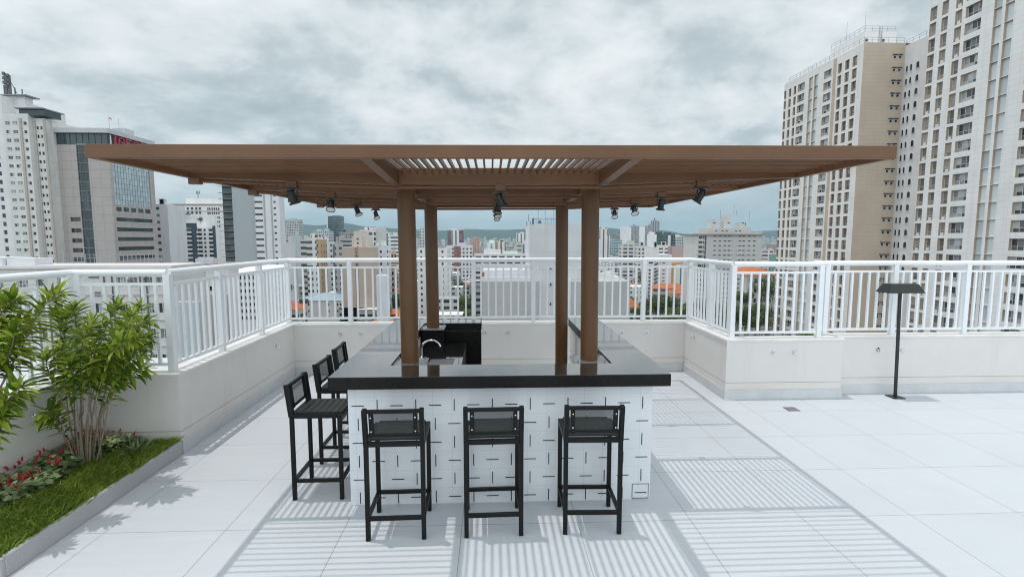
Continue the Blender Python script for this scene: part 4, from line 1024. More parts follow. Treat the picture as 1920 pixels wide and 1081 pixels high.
def letters(root, text, o, u, hgt, w, gap, mat, name='letter', th=.42, dpt=.35):
    """strokes of capital letters on a vertical plane, origin o, direction u"""
    G_ = {'I': [((.5,0),(.5,1))], 'G': [((1,.8),(.7,1)),((.7,1),(.3,1)),((.3,1),(0,.72)),((0,.72),(0,.28)),((0,.28),(.3,0)),((.3,0),(.75,0)),((.75,0),(1,.2)),((1,.2),(1,.48)),((1,.48),(.55,.48))],
          'E': [((0,0),(0,1)),((0,1),(1,1)),((0,.5),(.8,.5)),((0,0),(1,0))], 'S': [((1,.85),(.7,1)),((.7,1),(.25,1)),((.25,1),(0,.78)),((0,.78),(.2,.55)),((.2,.55),(.8,.45)),((.8,.45),(1,.22)),((1,.22),(.75,0)),((.75,0),(.25,0)),((.25,0),(0,.16))],
          'P': [((0,0),(0,1)),((0,1),(.7,1)),((.7,1),(1,.8)),((1,.8),(1,.62)),((1,.62),(.7,.45)),((.7,.45),(0,.45))]}
    u = Vector(u).normalized(); n = u.cross(Vector((0,0,1))); pos = 0.0
    for ch in text:
        m = MB(); ww = w*(.35 if ch == 'I' else 1)
        for a, b in G_[ch]:
            pa = Vector(o)+u*(pos+a[0]*ww)+Vector((0,0,a[1]*hgt)); pb = Vector(o)+u*(pos+b[0]*ww)+Vector((0,0,b[1]*hgt))
            d = (pb-pa).normalized()*th*.4; m.bar(pa-d, pb+d, dpt, th, up=Vector((0,0,1)) if abs((pb-pa).normalized().z) < .9 else n)
        m.build(name, mat, root); pos += ww+gap
m = MB(); m.box(xs1-.1, xs1+.1, YS+1.0, YS+1.5, zt+.3, zr-2.0); m.build('sign_post', M['white_roof'], O)
letters(O, 'IGESP', (xs1+.35, YS+2.6, zt+.35), (0, 1, 0), 3.2, 2.5, 1.35, M['red_sign'])

# ---------------------------------------------------------------- middle distance blocks seen past the bar
def block(label, px0, px1, ytop, Y, dep, col, sty, name='apartment_block', cat='building', group=None, roof='flat', parts=(), extra=None):
    x0, x1 = X_(px0, Y), X_(px1, Y); pm_ = (px0+px1)/2; zt = Z_(pm_, ytop, Y)
    off = abs((px1-921) if pm_ < 921 else (px0-921)); q = min(.8, .20*(px1-px0)/max(off, 1)); dep = min(dep, max(0.8, Y*q/(1-q)))
    r = empty(name, ((x0+x1)/2, Y+dep/2, GZ), label, cat, group)
    m = MB(); m.box(x0, x1, Y, Y+dep, GZ, zt); col = tuple(min(.82, c*1.18) for c in col); w = m.build('wall', FM[sty] if isinstance(sty, str) else sty, r); w.color = (*col, 1)
    rr = random.Random(int(px0*7+Y))
    m = MB(); e = .25
    if roof == 'flat':
        m.box(x0, x1, Y, Y+e, zt, zt+.8); m.box(x0, x1, Y+dep-e, Y+dep, zt, zt+.8); m.box(x0, x0+e, Y+e, Y+dep-e, zt, zt+.8); m.box(x1-e, x1, Y+e, Y+dep-e, zt, zt+.8)
        ro = m.build('roof_parapet', FM['plain'], r); ro.color = (*[c*.9 for c in col], 1)
        k = rr.choice((1, 1, 2))
        for _ in range(k):
            m = MB(); ww = (x1-x0)*rr.uniform(.22, .4); xo = x0+.5+rr.random()*max(.1, (x1-x0)-ww-1); hh = rr.uniform(1.8, 3.6)
            m.box(xo, xo+ww, Y+dep*.25, Y+dep*.7, zt+.003, zt+hh); p = m.build('plant_room', FM['plain'], r); p.color = (*[c*rr.uniform(.75, 1.05) for c in col], 1)
    for (a0, a1, yt, dy, dd, c2, s2, nm) in parts:     # further volumes of the same building
        xa, xb = X_(a0, Y), X_(a1, Y); za = Z_((a0+a1)/2, yt, Y)
        m = MB(); m.box(xa, xb, Y+dy, Y+dy+dd, GZ, za); p = m.build(nm, FM[s2], r); p.color = (*[min(.82, c*1.18) for c in c2], 1)
    return r, (x0, x1, zt)
Wt = (.66, .66, .66); Gy = (.46, .46, .46); Lg = (.56, .565, .57); Be = (.52, .47, .42); Tn = (.50, .40, .335); Dk = (.20, .21, .22); Pk = (.50, .36, .31); Bg = (.40, .45, .48)
MG = 'city blocks in the middle distance'
def blk(label, *a, **k): return block(label, *a, group=MG, **k)
blk('slim grey slab with banded windows beside the stone office block', 291, 318, 386, 232, 14, Lg, 'bands', parts=((303, 318.5, 384, -.3, 13, (.55,.56,.57), 'plain', 'end_wall'),))
# white hotel with a stepped top
r, (hx0, hx1, hz) = blk('large white hotel with a stepped top and small square windows, behind the blue framed flats', 327, 424, 385, 330, 30, (.67,.655,.64), FM['plain'], roof='none', parts=((344, 414, 371, 5, 20, (.66,.65,.64), 'plain', 'upper_storey'),))
ops = []
for j in range(2):
    for px in (339, 347.5, 355.5, 363.5, 371.5, 378): ops.append((Vector((X_(px,330), 330, Z_(px, 393.5+7.8*j, 330))), 1.5, 1.6, 0, 4))
for j in range(13):
    for px in (393, 396.5, 401, 405, 409, 413): ops.append((Vector((X_(px,330), 330, Z_(px, 394+8.05*j, 330))), 1.0, 1.6, 0, 4))
windows(r, ops, 90)
m = MB(); zc_ = Z_(375, 384, 330); m.box(hx0-.8, hx1+.5, 329.3, 340, zc_, zc_+.7); m.box(hx0, hx1, 329.6, 330, Z_(375,396,330), Z_(375,396,330)+.5); m.build('cornice', wmat((.52,.49,.47)), r)
m = MB(); xa = X_(376, 340); za = Z_(376, 371, 340); m.bar((xa,340,za),(xa,340,za+4.5),.3,.3); m.box(xa-1,xa-.6,340,340.3,za+2.3,za+4.2); m.box(xa+.6,xa+1,340,340.3,za+2.5,za+4.4); m.bar((xa-.8,340,za+3),(xa+.8,340,za+3),.15,.15); m.build('aerial', M['dark_frame'], r)
# blue framed flats
r, (fx0, fx1, fz) = blk('white flats with a dark blue frame and balconies', 318, 405, 427, 262, 20, (.67,.67,.68), FM['plain'], roof='none', parts=((318, 371, 400, 6, 13, (.70,.71,.72), 'plain', 'upper_storey'),))
m = MB(); nb = wmat((.055,.085,.11)); zf = lambda y: Z_(350, y, 262)
m.box(fx0, X_(370.5,262), 261.6, 262, zf(427), zf(418)); m.box(X_(361,262), X_(371,262), 261.5, 261.99, GZ, zf(427)); m.box(X_(400,262), X_(405,262), 261.6, 262, GZ, zf(423)); m.build('blue_frame', nb, r)
ops = []; bal = MB()
for j in range(13):
    y = 433.5+7.98*j
    for pa, pb, s in ((318.5, 328, 6), (329.5, 339.5, 6), (344, 347.5, 4), (350, 360.5, 6), (372, 379, 6), (382.5, 386.5, 4), (392, 399.5, 6)):
        ops.append((Vector((X_((pa+pb)/2,262), 261.98, zf(y))), X_(pb,262)-X_(pa,262), 1.25, 0, s))
        if s == 6: bal.box(X_(pa,262)-.2, X_(pb,262)+.2, 260.9, 261.97, zf(y)-.85, zf(y)-.02)
windows(r, ops, 70); bal.build('balcony', wmat((.70,.70,.71)), r)
m = MB(); m.box(X_(335,262)-2, X_(352,262), 264, 266, zf(402), zf(400)+.3); m.build('pergola_roof', wmat((.2,.17,.15)), r)
# grey slab tower next to the corner post
YC = 176; r, (cx0, cx1, cz) = blk('tall slab tower with a blank grey flank, dark green balconies and white striped end', 439, 479.5, 322, YC, 22, (.30,.33,.345), FM['plain'], roof='flat', name='apartment_tower', cat='tower')
m = MB(); dx0 = X_(419.5, YC); m.box(dx0, cx0, YC+.6, YC+4, GZ, cz); m.build('balcony_bay', wmat((.05,.06,.062)), r)
ops = []; sl = MB()
zq = lambda y: Z_(427, y, YC)
for j in range(22):
    y = 340+11.95*j; ops.append((Vector(((dx0+cx0)/2, YC+.58, zq(y+8.4))), (cx0-dx0)*.92, 1.35, 0, 7)); sl.box(dx0-.9, cx0-.1, YC-.5, YC+.58, zq(y+9.6), zq(y+8.9))
m = sl.build('balcony_slab', wmat((.30,.27,.25)), r)
ex0, ex1 = X_(480, YC), X_(527, YC); mbx = MB()
zb0 = zq(340+11.7*22)
co = [(X_(481.3,YC)-ex0, X_(496,YC)-ex0, None, 6), (X_(516,YC)-ex0, X_(521,YC)-ex0, None, 4)]
op = facade(mbx, (ex0, YC-.4), (ex1, YC-.4), GZ, cz, co, [(zq(365+11.7*i+3.6), zq(365+11.7*i)) for i in range(21, -3, -1)], .4)
mbx.quad((ex1,YC-.4,GZ),(ex1,YC+4,GZ),(ex1,YC+4,cz),(ex1,YC-.4,cz)); mbx.quad((ex0,YC+4,GZ),(ex0,YC-.4,GZ),(ex0,YC-.4,cz),(ex0,YC+4,cz)); mbx.quad((ex0,YC-.4,cz),(ex1,YC-.4,cz),(ex1,YC+4,cz),(ex0,YC+4,cz))
mbx.build('striped_end', [wmat((.66,.665,.68)), wmat((.5,.5,.5))], r); windows(r, ops+op, 80)
m = MB(); m.box(X_(498,YC), X_(500.5,YC), YC-.55, YC-.405, GZ, cz); m.box(X_(511.5,YC), X_(514,YC), YC-.55, YC-.405, GZ, cz); m.box(X_(479.7,YC), X_(480.9,YC), YC-.6, YC-.41, GZ, cz); m.build('fin', wmat((.38,.39,.40)), r)
# nearer blocks under the railing
N1 = empty('neighbour_building', (-45, 75, GZ), 'long off-white building behind the bushes with louvred vents and a bare roof', 'building', MG)
YN1 = 60.0; nx0, nx1 = X_(-260, YN1), X_(318, YN1); nzt = Z_(150, 498, YN1); mbx = MB(); nw = wmat((.60,.575,.565), (40, 3.0, .07))
fl = floors(nzt-15.4, 3.0, 5, .9, 2.1)
import itertools
pxs = [(-120,-100),(-70,-50),(-20,-2),(25,45),(60,82),(100,118),(166,181),(212,230),(235,252),(262,280),(287,303)]
cl = [(X_(a,YN1)-nx0, X_(b,YN1)-nx0, fl[0:5] if a != 166 else fl[1:4], 1 if i % 2 else 0) for i, (a, b) in enumerate(pxs)]
op = facade(mbx, (nx0, YN1), (nx1, YN1), GZ, nzt, cl, fl, .25)
mbx.quad((nx1,YN1,GZ),(nx1,YN1+7,GZ),(nx1,YN1+7,nzt),(nx1,YN1,nzt)); mbx.quad((nx0,YN1,nzt),(nx1,YN1,nzt),(nx1,YN1+7,nzt),(nx0,YN1+7,nzt))
mbx.build('wall', [nw, nw], N1); windows(N1, op, 60)
m = MB()
for (pa, pb, y0, y1) in ((161,180,514,521), (233,242,523,533), (166,181,546,555)):
    xa, xb = X_(pa,YN1), X_(pb,YN1); za, zb = Z_(pa,y1,YN1), Z_(pa,y0,YN1)
    for k in range(4): m.box(xa, xb, YN1-.08, YN1-.002, za+(zb-za)*k/4, za+(zb-za)*(k+.55)/4)
m.build('louvre', M['dark_frame'], N1)
m = MB()
for k in range(4): z = nzt-3.0*k-.25; m.box(nx0, nx1, YN1-.18, YN1-.003, z-.12, z)
m.build('ledge', wmat((.50,.47,.45)), N1)
m = MB()
for px in (120, 190, 205, 258, 270, 310): m.tube([(X_(px,YN1), YN1-.1, nzt-1), (X_(px,YN1), YN1-.1, GZ)], .07, 6)
m.build('drain_pipe', M['dark_frame'], N1)
m = MB(); m.box(X_(-60,62), X_(14,62), 61, 65, nzt, nzt+.9); m.box(X_(16,62), X_(68,62), 61.5, 64, nzt, nzt+.8); m.build('roof_tank', wmat((.62,.63,.65)), N1)
roof_rail(N1, [(X_(110,66.5), 66.5), (X_(300,66.5), 66.5)], nzt+.0, 1.1, .5)
blk('slate blue blank wall low behind the sloping railing', 318, 361, 566, 48, 10, (.36,.41,.44), FM['plain'], roof='none', name='low_building')
r, _ = blk('white flats with few dark windows below the sloping railing', 330, 425, 512, 82, 14, (.62,.60,.60), FM['plain'], roof='flat')
ops = []
for (px, y) in ((341,530),(341,548),(354,530),(354,548),(367,532),(367,577),(367,610),(378,577),(378,610),(390,545),(402,545),(378,548),(412,548),(367,548),(402,530)): ops.append((Vector((X_(px,82), 81.99, Z_(px,y,82))), .75, .8, 0, 4))
windows(r, ops); m = MB(); m.box(X_(386,82), X_(424,82), 81.8, 81.99, GZ, Z_(400,552,82)); m.build('pink_panel', wmat((.50,.41,.39)), r)
m = MB(); m.box(X_(336,82), X_(406,82), 82.5, 90, Z_(370,511,82)+.9, Z_(370,508,82)+1.1); m.build('canopy', wmat((.28,.23,.20)), r)
r, (qx0,qx1,qz) = blk('white block with rows of upright windows and white roof sheets, under the slab tower', 419, 486, 514, 96, 14, (.63,.62,.61), FM['plain'], roof='none')
ops = []
for j in range(7):
    for px in (423, 431, 439.5, 448, 456, 464, 472): ops.append((Vector((X_(px,96), 95.99, Z_(px, 524+12.5*j, 96))), .55, .75, 0, 4))
windows(r, ops, 60); m = MB(); m.hexa([(qx0-.5,95.4,qz),(qx1+.3,95.4,qz),(qx1+.3,110,qz),(qx0-.5,110,qz),(qx0-.5,95.4,qz+.25),(qx1+.3,95.4,qz+.25),(qx1+.3,110,qz+1.1),(qx0-.5,110,qz+1.1)]); m.build('roof', M['white_roof'], r)
# between the corner post and the first column
blk('pale grey slab with a wide top terrace, farthest to the side under the first spotlight', 530, 562, 413, 620, 30, (.40,.41,.42), 'dense', parts=((533, 558, 411, 5, 14, (.36,.39,.40), 'plain', 'roof_house'),))
blk('blue grey slab end with a brown stepped top beside the white striped tower', 545, 563, 443, 330, 30, Bg, 'plain', parts=((531, 553, 449, 3, 20, (.34,.28,.25), 'wide', 'upper_storey'),))
blk('narrow white block with bare flanks at the railing corner', 533, 552, 456, 250, 14, Lg, 'plain')
blk('silver office box with fine ribs below the dark glass tower', 586, 619, 434, 560, 36, (.42,.45,.47), 'dense', name='office_block')
r, (tx0, tx1, tz) = blk('dark teal glass office tower rising alone over the hills', 616, 641, 405, 700, 26, (.10,.14,.155), 'glass', name='office_tower', cat='tower', roof='none', parts=((612.5, 616, 406, 2, 20, (.62,.64,.66), 'plain', 'white_core'), (622, 635, 403.5, 4, 14, (.16,.2,.21), 'plain', 'crown')))
blk('brown topped block in front of the dark glass tower', 637, 660, 436, 520, 24, (.27,.23,.215), 'dense')
blk('low dark banded building between the teal tower and the tan block', 631, 656, 448, 380, 18, (.34,.35,.36), 'bands')
blk('beige block with a balcony stack left of the white and ochre tower', 563, 588, 452, 270, 16, (.56,.535,.50), 'wide')
r, _ = blk('cream block of big windows with a white and ochre edge', 574, 597, 447, 255, 16, (.60,.57,.53), 'wide', parts=((584, 594, 441, -.5, 10, (.66,.67,.68), 'wide', 'white_bay'), (594, 601, 449, -.8, 10, (.42,.29,.17), 'dots', 'ochre_bay')))
blk('white flats with two columns of tiny windows low behind the railing', 606, 624, 456, 285, 14, (.60,.61,.62), 'dots', parts=((624, 629, 458, -.5, 8, (.12,.14,.17), 'plain', 'dark_strip'),))
blk('white flats with dark stair glazing and a brown edge', 627, 640, 456, 262, 12, (.42,.40,.41), 'wide')
r, _ = blk('tan brick apartment block with a central strip of dark windows', 640, 697, 463, 236, 22, Tn, wmat(Tn, (1.5, 3.0, .05)), roof='none', parts=((660, 675, 433, 3, 14, (.52,.46,.41), 'plain', 'stair_core'), (654, 681, 443, 5, 14, (.54,.48,.43), 'plain', 'upper_storey')))
ops = []
for j in range(18): ops.append((Vector((X_(667.5,236), 238.95 if j < 4 else 235.97, Z_(667.5, 449.5+8.0*j, 236))), 1.0, .85, 0, 4))
m = MB(); m.box(X_(664.5,236), X_(671,236), 235.98, 236.0, GZ, Z_(667,463,236)); m.build('window_strip', wmat((.33,.25,.19)), r); windows(r, ops)
blk('block with a chequer of black windows and a plain grey end, above the tan block', 674.5, 704, 433, 310, 18, (.62,.61,.60), 'open', parts=((704, 713, 425, 1, 16, (.50,.50,.50), 'plain', 'end_wall'), (684, 705, 426, 5, 10, (.58,.575,.57), 'plain', 'roof_house')))
blk('white flats with rows of dark dots beside the tan block', 697, 727, 463, 262, 16, (.62,.64,.67), 'dots')
blk('grey white tower with balconies close to the first column', 728, 749, 441, 420, 16, (.57,.58,.58), 'bands')
blk('pale slab partly hidden by the first column', 718, 733, 437, 560, 18, (.60,.60,.60), 'strips')
blk('ochre and white flats just beside the first column', 733, 741, 474, 280, 10, (.52,.36,.24), 'open')
blk('white windowless wall block low beside the first column', 703.5, 724, 516, 205, 11, (.58,.61,.64), 'plain', roof='none', name='low_building')
# between the columns
blk('white flats dotted with black windows between the two near columns', 782, 838, 469, 262, 18, (.67,.665,.66), 'dots')
blk('tall pale flats seen between the two columns beside the sink', 787, 803, 429, 540, 16, (.47,.48,.49), 'grid')
blk('white tower with maroon striped sides above the tap', 839, 869, 432, 560, 18, (.62,.61,.61), 'strips', parts=((842, 846, 431.5, -.4, 6, (.16,.09,.09), 'wide', 'maroon_strip'), (862, 869, 431.3, -.4, 6, (.17,.09,.09), 'wide', 'maroon_strip')))
blk('low white flats with a maroon sign board on the roof', 836, 885, 462, 400, 18, (.58,.57,.56), 'grid', parts=((851, 863, 461.5, -1, 3, (.20,.08,.08), 'plain', 'sign_board'),))
blk('small salmon pink tower far off below the hills', 886, 899, 445, 900, 26, (.50,.30,.25), 'grid', parts=((882, 887, 452, -1, 18, (.42,.25,.23), 'plain', 'side_bay'),))
blk('white tower with a pale blue window strip, standing forward of the gabled block', 914, 928, 456, 470, 16, (.67,.69,.70), 'plain', parts=((918, 925, 457, -.5, 5, (.46,.55,.6), 'grid', 'window_strip'),))
blk('cream gabled block with a brown corner', 929, 948, 454, 500, 18, (.60,.55,.48), 'strips', parts=((927.5, 931, 452, -.5, 8, (.36,.24,.16), 'plain', 'brown_corner'),))
blk('long white flats with banded windows just over the middle of the railing', 889, 996, 479, 300, 16, (.62,.61,.60), 'wide')
blk('grey flats with dark banding beside the lattice mast', 966, 978, 460, 360, 14, (.46,.44,.43), 'bands')
blk('white tower with crenellated top near the lattice mast', 969, 984, 438, 600, 18, (.66,.67,.68), 'strips')
blk('pale grey tower behind the mast', 976, 994, 458, 420, 14, (.52,.52,.53), 'strips')
blk('low tan roofed hall beyond the railing', 946, 966, 473, 330, 14, (.50,.40,.28), 'plain', roof='none', name='low_building')
# blank walled building with aerials
YK = 86.0
K = empty('lift_tower_building', (X_(1000,YK), YK+6, GZ), 'windowless grey building with a tall blank core carrying aerials, straight ahead', 'building', MG)
kw = wmat((.40,.395,.395), (2.6, 1.45, .035)); kt = wmat((.57,.57,.575), (30, 3.0, .04))
x0, x1, x2 = X_(903,YK), X_(995,YK), X_(1063,YK); zl = Z_(950,527.5,YK); zh = Z_(1030,421,YK+1)
m = MB(); m.box(x0, x1+1.4, YK, YK+14, GZ, zl); m.build('wall', kw, K)
m = MB(); m.box(x0, x1, YK+.02, YK+.5, zl, zl+.75); m.box(x0+.2, x1, YK+3, YK+9, zl+.003, zl+1.8); m.build('roof_parapet', wmat((.66,.665,.68)), K)
m = MB(); m.box(x1, x2+3.0, YK+1, YK+9, zl-60+20, zh); m.build('core', kt, K)
m = MB(); m.box(x1-.25, x1-.01, YK+1.05, YK+9, GZ, zh-.2); m.build('core_edge', wmat((.66,.665,.68)), K)
windows(K, [(Vector((X_(1033,YK+1), YK+.99, Z_(1033, y, YK+1))), .42, .62, 0, 4) for y in (506, 536.5, 573, 610)])
m = MB(); zk = zh
for px, h in ((1000,1.1),(1005,1.2),(1009,3.6),(1013,1.0),(1022,3.2),(1027,1.2),(1033,1.2),(1038,3.4),(1044,1.2)): m.bar((X_(px,YK+2), YK+2, zk), (X_(px,YK+2), YK+2, zk+h), .05, .05)
m.bar((X_(1000,YK+2), YK+2, zk+1.0), (X_(1046,YK+2), YK+2, zk+1.0), .05, .05); m.box(X_(998,YK+2), X_(1001,YK+2), YK+2, YK+2.5, zk, zk+1.1); m.tube([(X_(1012,YK+2),YK+1.8,zk+.45),(X_(1012,YK+2),YK+2.0,zk+.45)], .26, 12)
m.build('aerial', M['dark_frame'], K)
m = MB(); zl2 = zl+.75; m.bar((X_(974,YK+4),YK+4,zl+1.8),(X_(998,YK+4),YK+4,zl+3.2),.18,.3); m.bar((X_(974,YK+4),YK+4,zl+.1),(X_(977,YK+4),YK+4,zl+2.1),.22,.22)
for k in range(3): m.bar((X_(985+4*k,YK+4),YK+4,zl+.1),(X_(985+4*k,YK+4),YK+4,zl+2.6),.15,.15)
m.build('roof_gantry', wmat((.6,.6,.6)), K)
m = MB(); m.box(x0+.05, x0+.42, YK+1, YK+1.4, zl+.003, zl+1.5); m.build('chimney', M['rust_tile'], K)
ms = empty('lattice_mast', (X_(991,120), 120, GZ), 'thin dark lattice radio mast against the blank grey core', 'mast')
m = MB(); xm = X_(991,120); zm = Z_(991,415,120); 
for dx, dy in ((-.4,-.4),(.4,-.4),(.4,.4),(-.4,.4)): m.bar((xm+dx,120+dy,GZ), (xm+dx,120+dy,zm), .09, .09)
zz_ = GZ; k = 0
while zz_ < zm-1.2:
    for a, b in (((-.4,-.4),(.4,-.4)),((.4,-.4),(.4,.4)),((.4,.4),(-.4,.4)),((-.4,.4),(-.4,-.4))):
        if k % 2: a, b = b, a
        m.bar((xm+a[0],120+a[1],zz_), (xm+b[0],120+b[1],zz_+1.2), .05, .05)
    zz_ += 1.2; k += 1
m.build('lattice', M['dark_frame'], ms); m = MB(); m.bar((xm,120,zm),(xm,120,zm+1.6),.1,.1); m.build('tip', M['dark_frame'], ms)
YW = 84.0
K2 = empty('low_building', (X_(1125,YW), YW+5, GZ), 'plain grey rendered wall building with a sloped white roof edge, behind the near column', 'building', MG)
m = MB(); x0, x1 = X_(1072,YW), X_(1184,YW); zl = Z_(1128,527.5,YW); m.box(x0, x1, YW, YW+12, GZ, zl); m.build('wall', kw, K2)
m = MB(); m.box(X_(1063.5,YW), x0, YW+.3, YW+11, GZ, zl+.3); m.build('end_wall', wmat((.70,.71,.73)), K2)
m = MB()
for y, w in ((556, .5), (566, .4), (575, .45), (597, .4), (603, .35)): m.box(X_(1066,YW), X_(1066,YW)+.22, YW+.27, YW+.299, Z_(1066,y,YW), Z_(1066,y,YW)+w)
m.build('wall_mark', M['dark_frame'], K2)
m = MB(); m.hexa([(X_(1120,YW),YW+.5,zl),(X_(1183,YW),YW+.5,zl),(X_(1183,YW),YW+11,zl),(X_(1120,YW),YW+11,zl),(X_(1120,YW),YW+.5,zl+1.6),(X_(1183,YW),YW+.5,zl+.15),(X_(1183,YW),YW+11,zl+.15),(X_(1120,YW),YW+11,zl+1.6)]); m.build('roof', M['white_roof'], K2)
# beyond the second column
blk('white tower with thin dark vertical stripes between the right hand columns', 1069, 1092, 427, 470, 20, (.67,.67,.68), 'strips', parts=((1065, 1071, 431, 1, 14, (.60,.605,.61), 'dots', 'dotted_bay'),))
blk('cream tower with a pale blue edge beside the near column', 1124, 1140, 430, 520, 18, (.60,.58,.56), 'strips', parts=((1122, 1126, 448, -.6, 6, (.50,.6,.66), 'plain', 'blue_edge'), (1136, 1143, 441, -.4, 12, (.62,.60,.58), 'strips', 'side_bay')))
blk('small teal green glass block right of the cream tower', 1141, 1166, 451, 560, 20, (.30,.38,.40), 'teal', name='office_block')
blk('dark flats peeping over the teal block', 1146, 1168, 442, 800, 24, (.30,.30,.31), 'dense')
blk('slab tower with a blank white side and dark grid front', 1182, 1198, 424, 760, 24, (.30,.32,.33), 'dense', name='office_tower', cat='tower', parts=((1169, 1183, 425, -1, 22, (.62,.64,.65), 'plain', 'blank_side'),))
blk('grey slab tower half behind the slim white one', 1209, 1224, 424, 820, 24, (.32,.33,.35), 'dense', name='office_tower', cat='tower', parts=((1199, 1209, 425, 0, 22, (.66,.68,.69), 'plain', 'blank_side'),))
r, (sx0_, sx1_, sz_) = blk('tallest dark tower on the skyline with a stepped crown and spire', 1222, 1236, 415, 900, 16, (.28,.31,.34), 'strips', name='office_tower', cat='tower', roof='none', parts=((1224.5, 1233.5, 412.5, 3, 9, (.25,.28,.31), 'plain', 'crown'),))
m = MB(); xm = (sx0_+sx1_)/2; zq_ = Z_(1229,412.5,900); m.tube([(xm,907,zq_),(xm,907,zq_+4),(xm,907,zq_+5)], [1.6,.5,.1], 8); m.build('spire', M['dark_frame'], r)
blk('slim white tower with a rounded cap in front of the dark spire', 1216, 1231, 441, 430, 8, (.68,.685,.69), 'plain', parts=((1219.5, 1227.5, 435.5, 1, 5, (.68,.685,.69), 'plain', 'cap'),))
blk('unfinished block wrapped in dark green netting', 1232, 1266, 440, 480, 20, (.05,.085,.08), 'green', parts=((1252, 1257, 441, -.6, 8, (.56,.57,.57), 'plain', 'hoist_shaft'), (1258, 1267, 438, 4, 10, (.10,.13,.12), 'dense', 'roof_house')))
blk('grey gridded slab right of the netted block', 1266, 1292, 445, 560, 20, (.38,.39,.41), 'dense', parts=((1268, 1280, 440, 4, 10, (.62,.62,.62), 'plain', 'roof_house'),))
blk('pair of bright white slabs left of the stepped grey block', 1293, 1297, 442, 600, 16, (.70,.70,.70), 'plain', parts=((1298, 1309, 444, 0, 16, (.62,.63,.64), 'strips', 'second_slab'),))
blk('grey flats with many balconies left of the slim white tower', 1166, 1196, 459, 400, 16, (.50,.49,.48), 'wide')
blk('beige stepped flats under the slim white tower', 1196, 1216, 462, 380, 14, (.52,.50,.48), 'grid')
blk('pale banded flats behind the orange roofs', 1262, 1312, 473, 420, 16, (.56,.57,.56), 'wide')
blk('low pinkish roofed flats under the netted block', 1233, 1253, 461, 400, 12, (.58,.55,.54), 'wide', parts=((1262, 1285, 462, 2, 10, (.36,.26,.25), 'plain', 'pink_bay'),))
r, (wx0, wx1, wz) = blk('white tower with slanted balconies standing over the orange roofs', 1214, 1236, 466, 236, 14, (.70,.70,.70), FM['plain'], name='apartment_tower', cat='tower', roof='flat', parts=((1236, 1262, 477, 1, 13, (.63,.645,.66), 'plain', 'side_wing'),))
ops = []; bl = MB()
for j in range(11):
    y = 487+6.85*j; ops.append((Vector((X_(1221.5,236), 235.98, Z_(1221,y,236))), 1.9, .75, 0, 6))
    bl.hexa([(X_(1228,236),235.0,Z_(1228,y+2,236)-.5),(X_(1234,236),235.0,Z_(1234,y-1,236)-.5),(X_(1234,236),235.98,Z_(1234,y-1,236)-.5),(X_(1228,236),235.98,Z_(1228,y+2,236)-.5),(X_(1228,236),235.0,Z_(1228,y+2,236)+.2),(X_(1234,236),235.0,Z_(1234,y-1,236)+.2),(X_(1234,236),235.98,Z_(1234,y-1,236)+.2),(X_(1228,236),235.98,Z_(1228,y+2,236)+.2)])
    if j > 0 and j % 1 == 0: ops.append((Vector((X_(1247,236), 236.98, Z_(1247,y,236))), 1.4, .5, 0, 4)); ops.append((Vector((X_(1240,236), 236.98, Z_(1240,y,236))), .4, .5, 0, 4))
windows(r, ops); bl.build('balcony', M['dark_frame'], r)
r, _ = blk('white building with ochre columns above the orange roofs', 1267, 1284, 497, 250, 12, (.66,.66,.66), 'strips', roof='none', name='low_building', parts=((1262, 1268, 493, -.5, 8, (.52,.30,.06), 'plain', 'ochre_column'), (1264, 1283, 492, 3, 6, (.42,.25,.10), 'plain', 'ochre_roof')))
# grey slab with the stepped rooftop
YG = 186.0
Gb, (gx0, gx1, gz) = blk('broad grey apartment slab with rows of dark windows and a stepped rooftop of water towers', 1325, 1429, 441, YG, 18, (.47,.465,.455), FM['plain'], name='apartment_tower', cat='tower', roof='none', parts=((1337, 1417, 427, 4, 10, (.46,.455,.445), 'plain', 'setback_storey'), (1346, 1360, 410, 6, 4, (.48,.475,.465), 'plain', 'water_tower'), (1371, 1383, 403, 6, 4, (.50,.49,.48), 'plain', 'water_tower'), (1401, 1411, 415, 6, 4, (.47,.465,.455), 'plain', 'water_tower')))
ops = []
for j in range(15):
    y = 441.5+8.85*j+2.5
    for px, w in ((1340.5,1.1),(1350,1.1),(1359.5,1.15),(1367.5,1.15),(1373,.3),(1382,.3),(1387.5,1.15),(1394.5,1.15),(1405,1.1),(1414.5,1.1)): ops.append((Vector((X_(px,YG), YG-.01, Z_(px,y,YG))), w, .52, 0, 4))
for px in (1351,1363,1371,1389,1396.5): ops.append((Vector((X_(px,YG), YG+3.98, Z_(px,433.5,YG))), 1.0, .5, 0, 4))
for px, y in ((1351.5,418),(1379,418),(1407,418)): ops.append((Vector((X_(px,YG), YG+5.98, Z_(px,y,YG))), 1.0, .5, 0, 4))
windows(Gb, ops, 95)
m = MB(); m.box(gx0-3.4, gx1+.6, YG-.7, YG+18.3, gz, gz+.5); m.build('cornice', wmat((.30,.26,.22)), Gb)
m = MB(); m.box(gx0, gx1, YG, YG+.3, gz+.5, gz+1.3); m.build('roof_parapet', wmat((.52,.51,.50)), Gb)
m = MB(); xq0 = X_(1311,YG); m.box(xq0, gx0, YG+.6, YG+15, GZ, gz-.1); m.build('balcony_bay', wmat((.62,.61,.59)), Gb)
m = MB(); dkm = MB()
for j in range(15):
    z = Z_(1316, 447+8.85*j, YG); m.box(xq0-.7, X_(1319,YG), YG-.5, YG+.59, z-.9, z-.1); dkm.box(xq0+.1, X_(1318,YG), YG+.55, YG+.597, z-.08, z+.75)
    for px in (1319.5, 1323): dkm.box(X_(px,YG), X_(px,YG)+.35, YG+.55, YG+.597, z-.6, z+.75)
m.build('balcony', wmat((.58,.56,.54)), Gb); dkm.build('recess', M['glass_dark'], Gb)
m = MB()
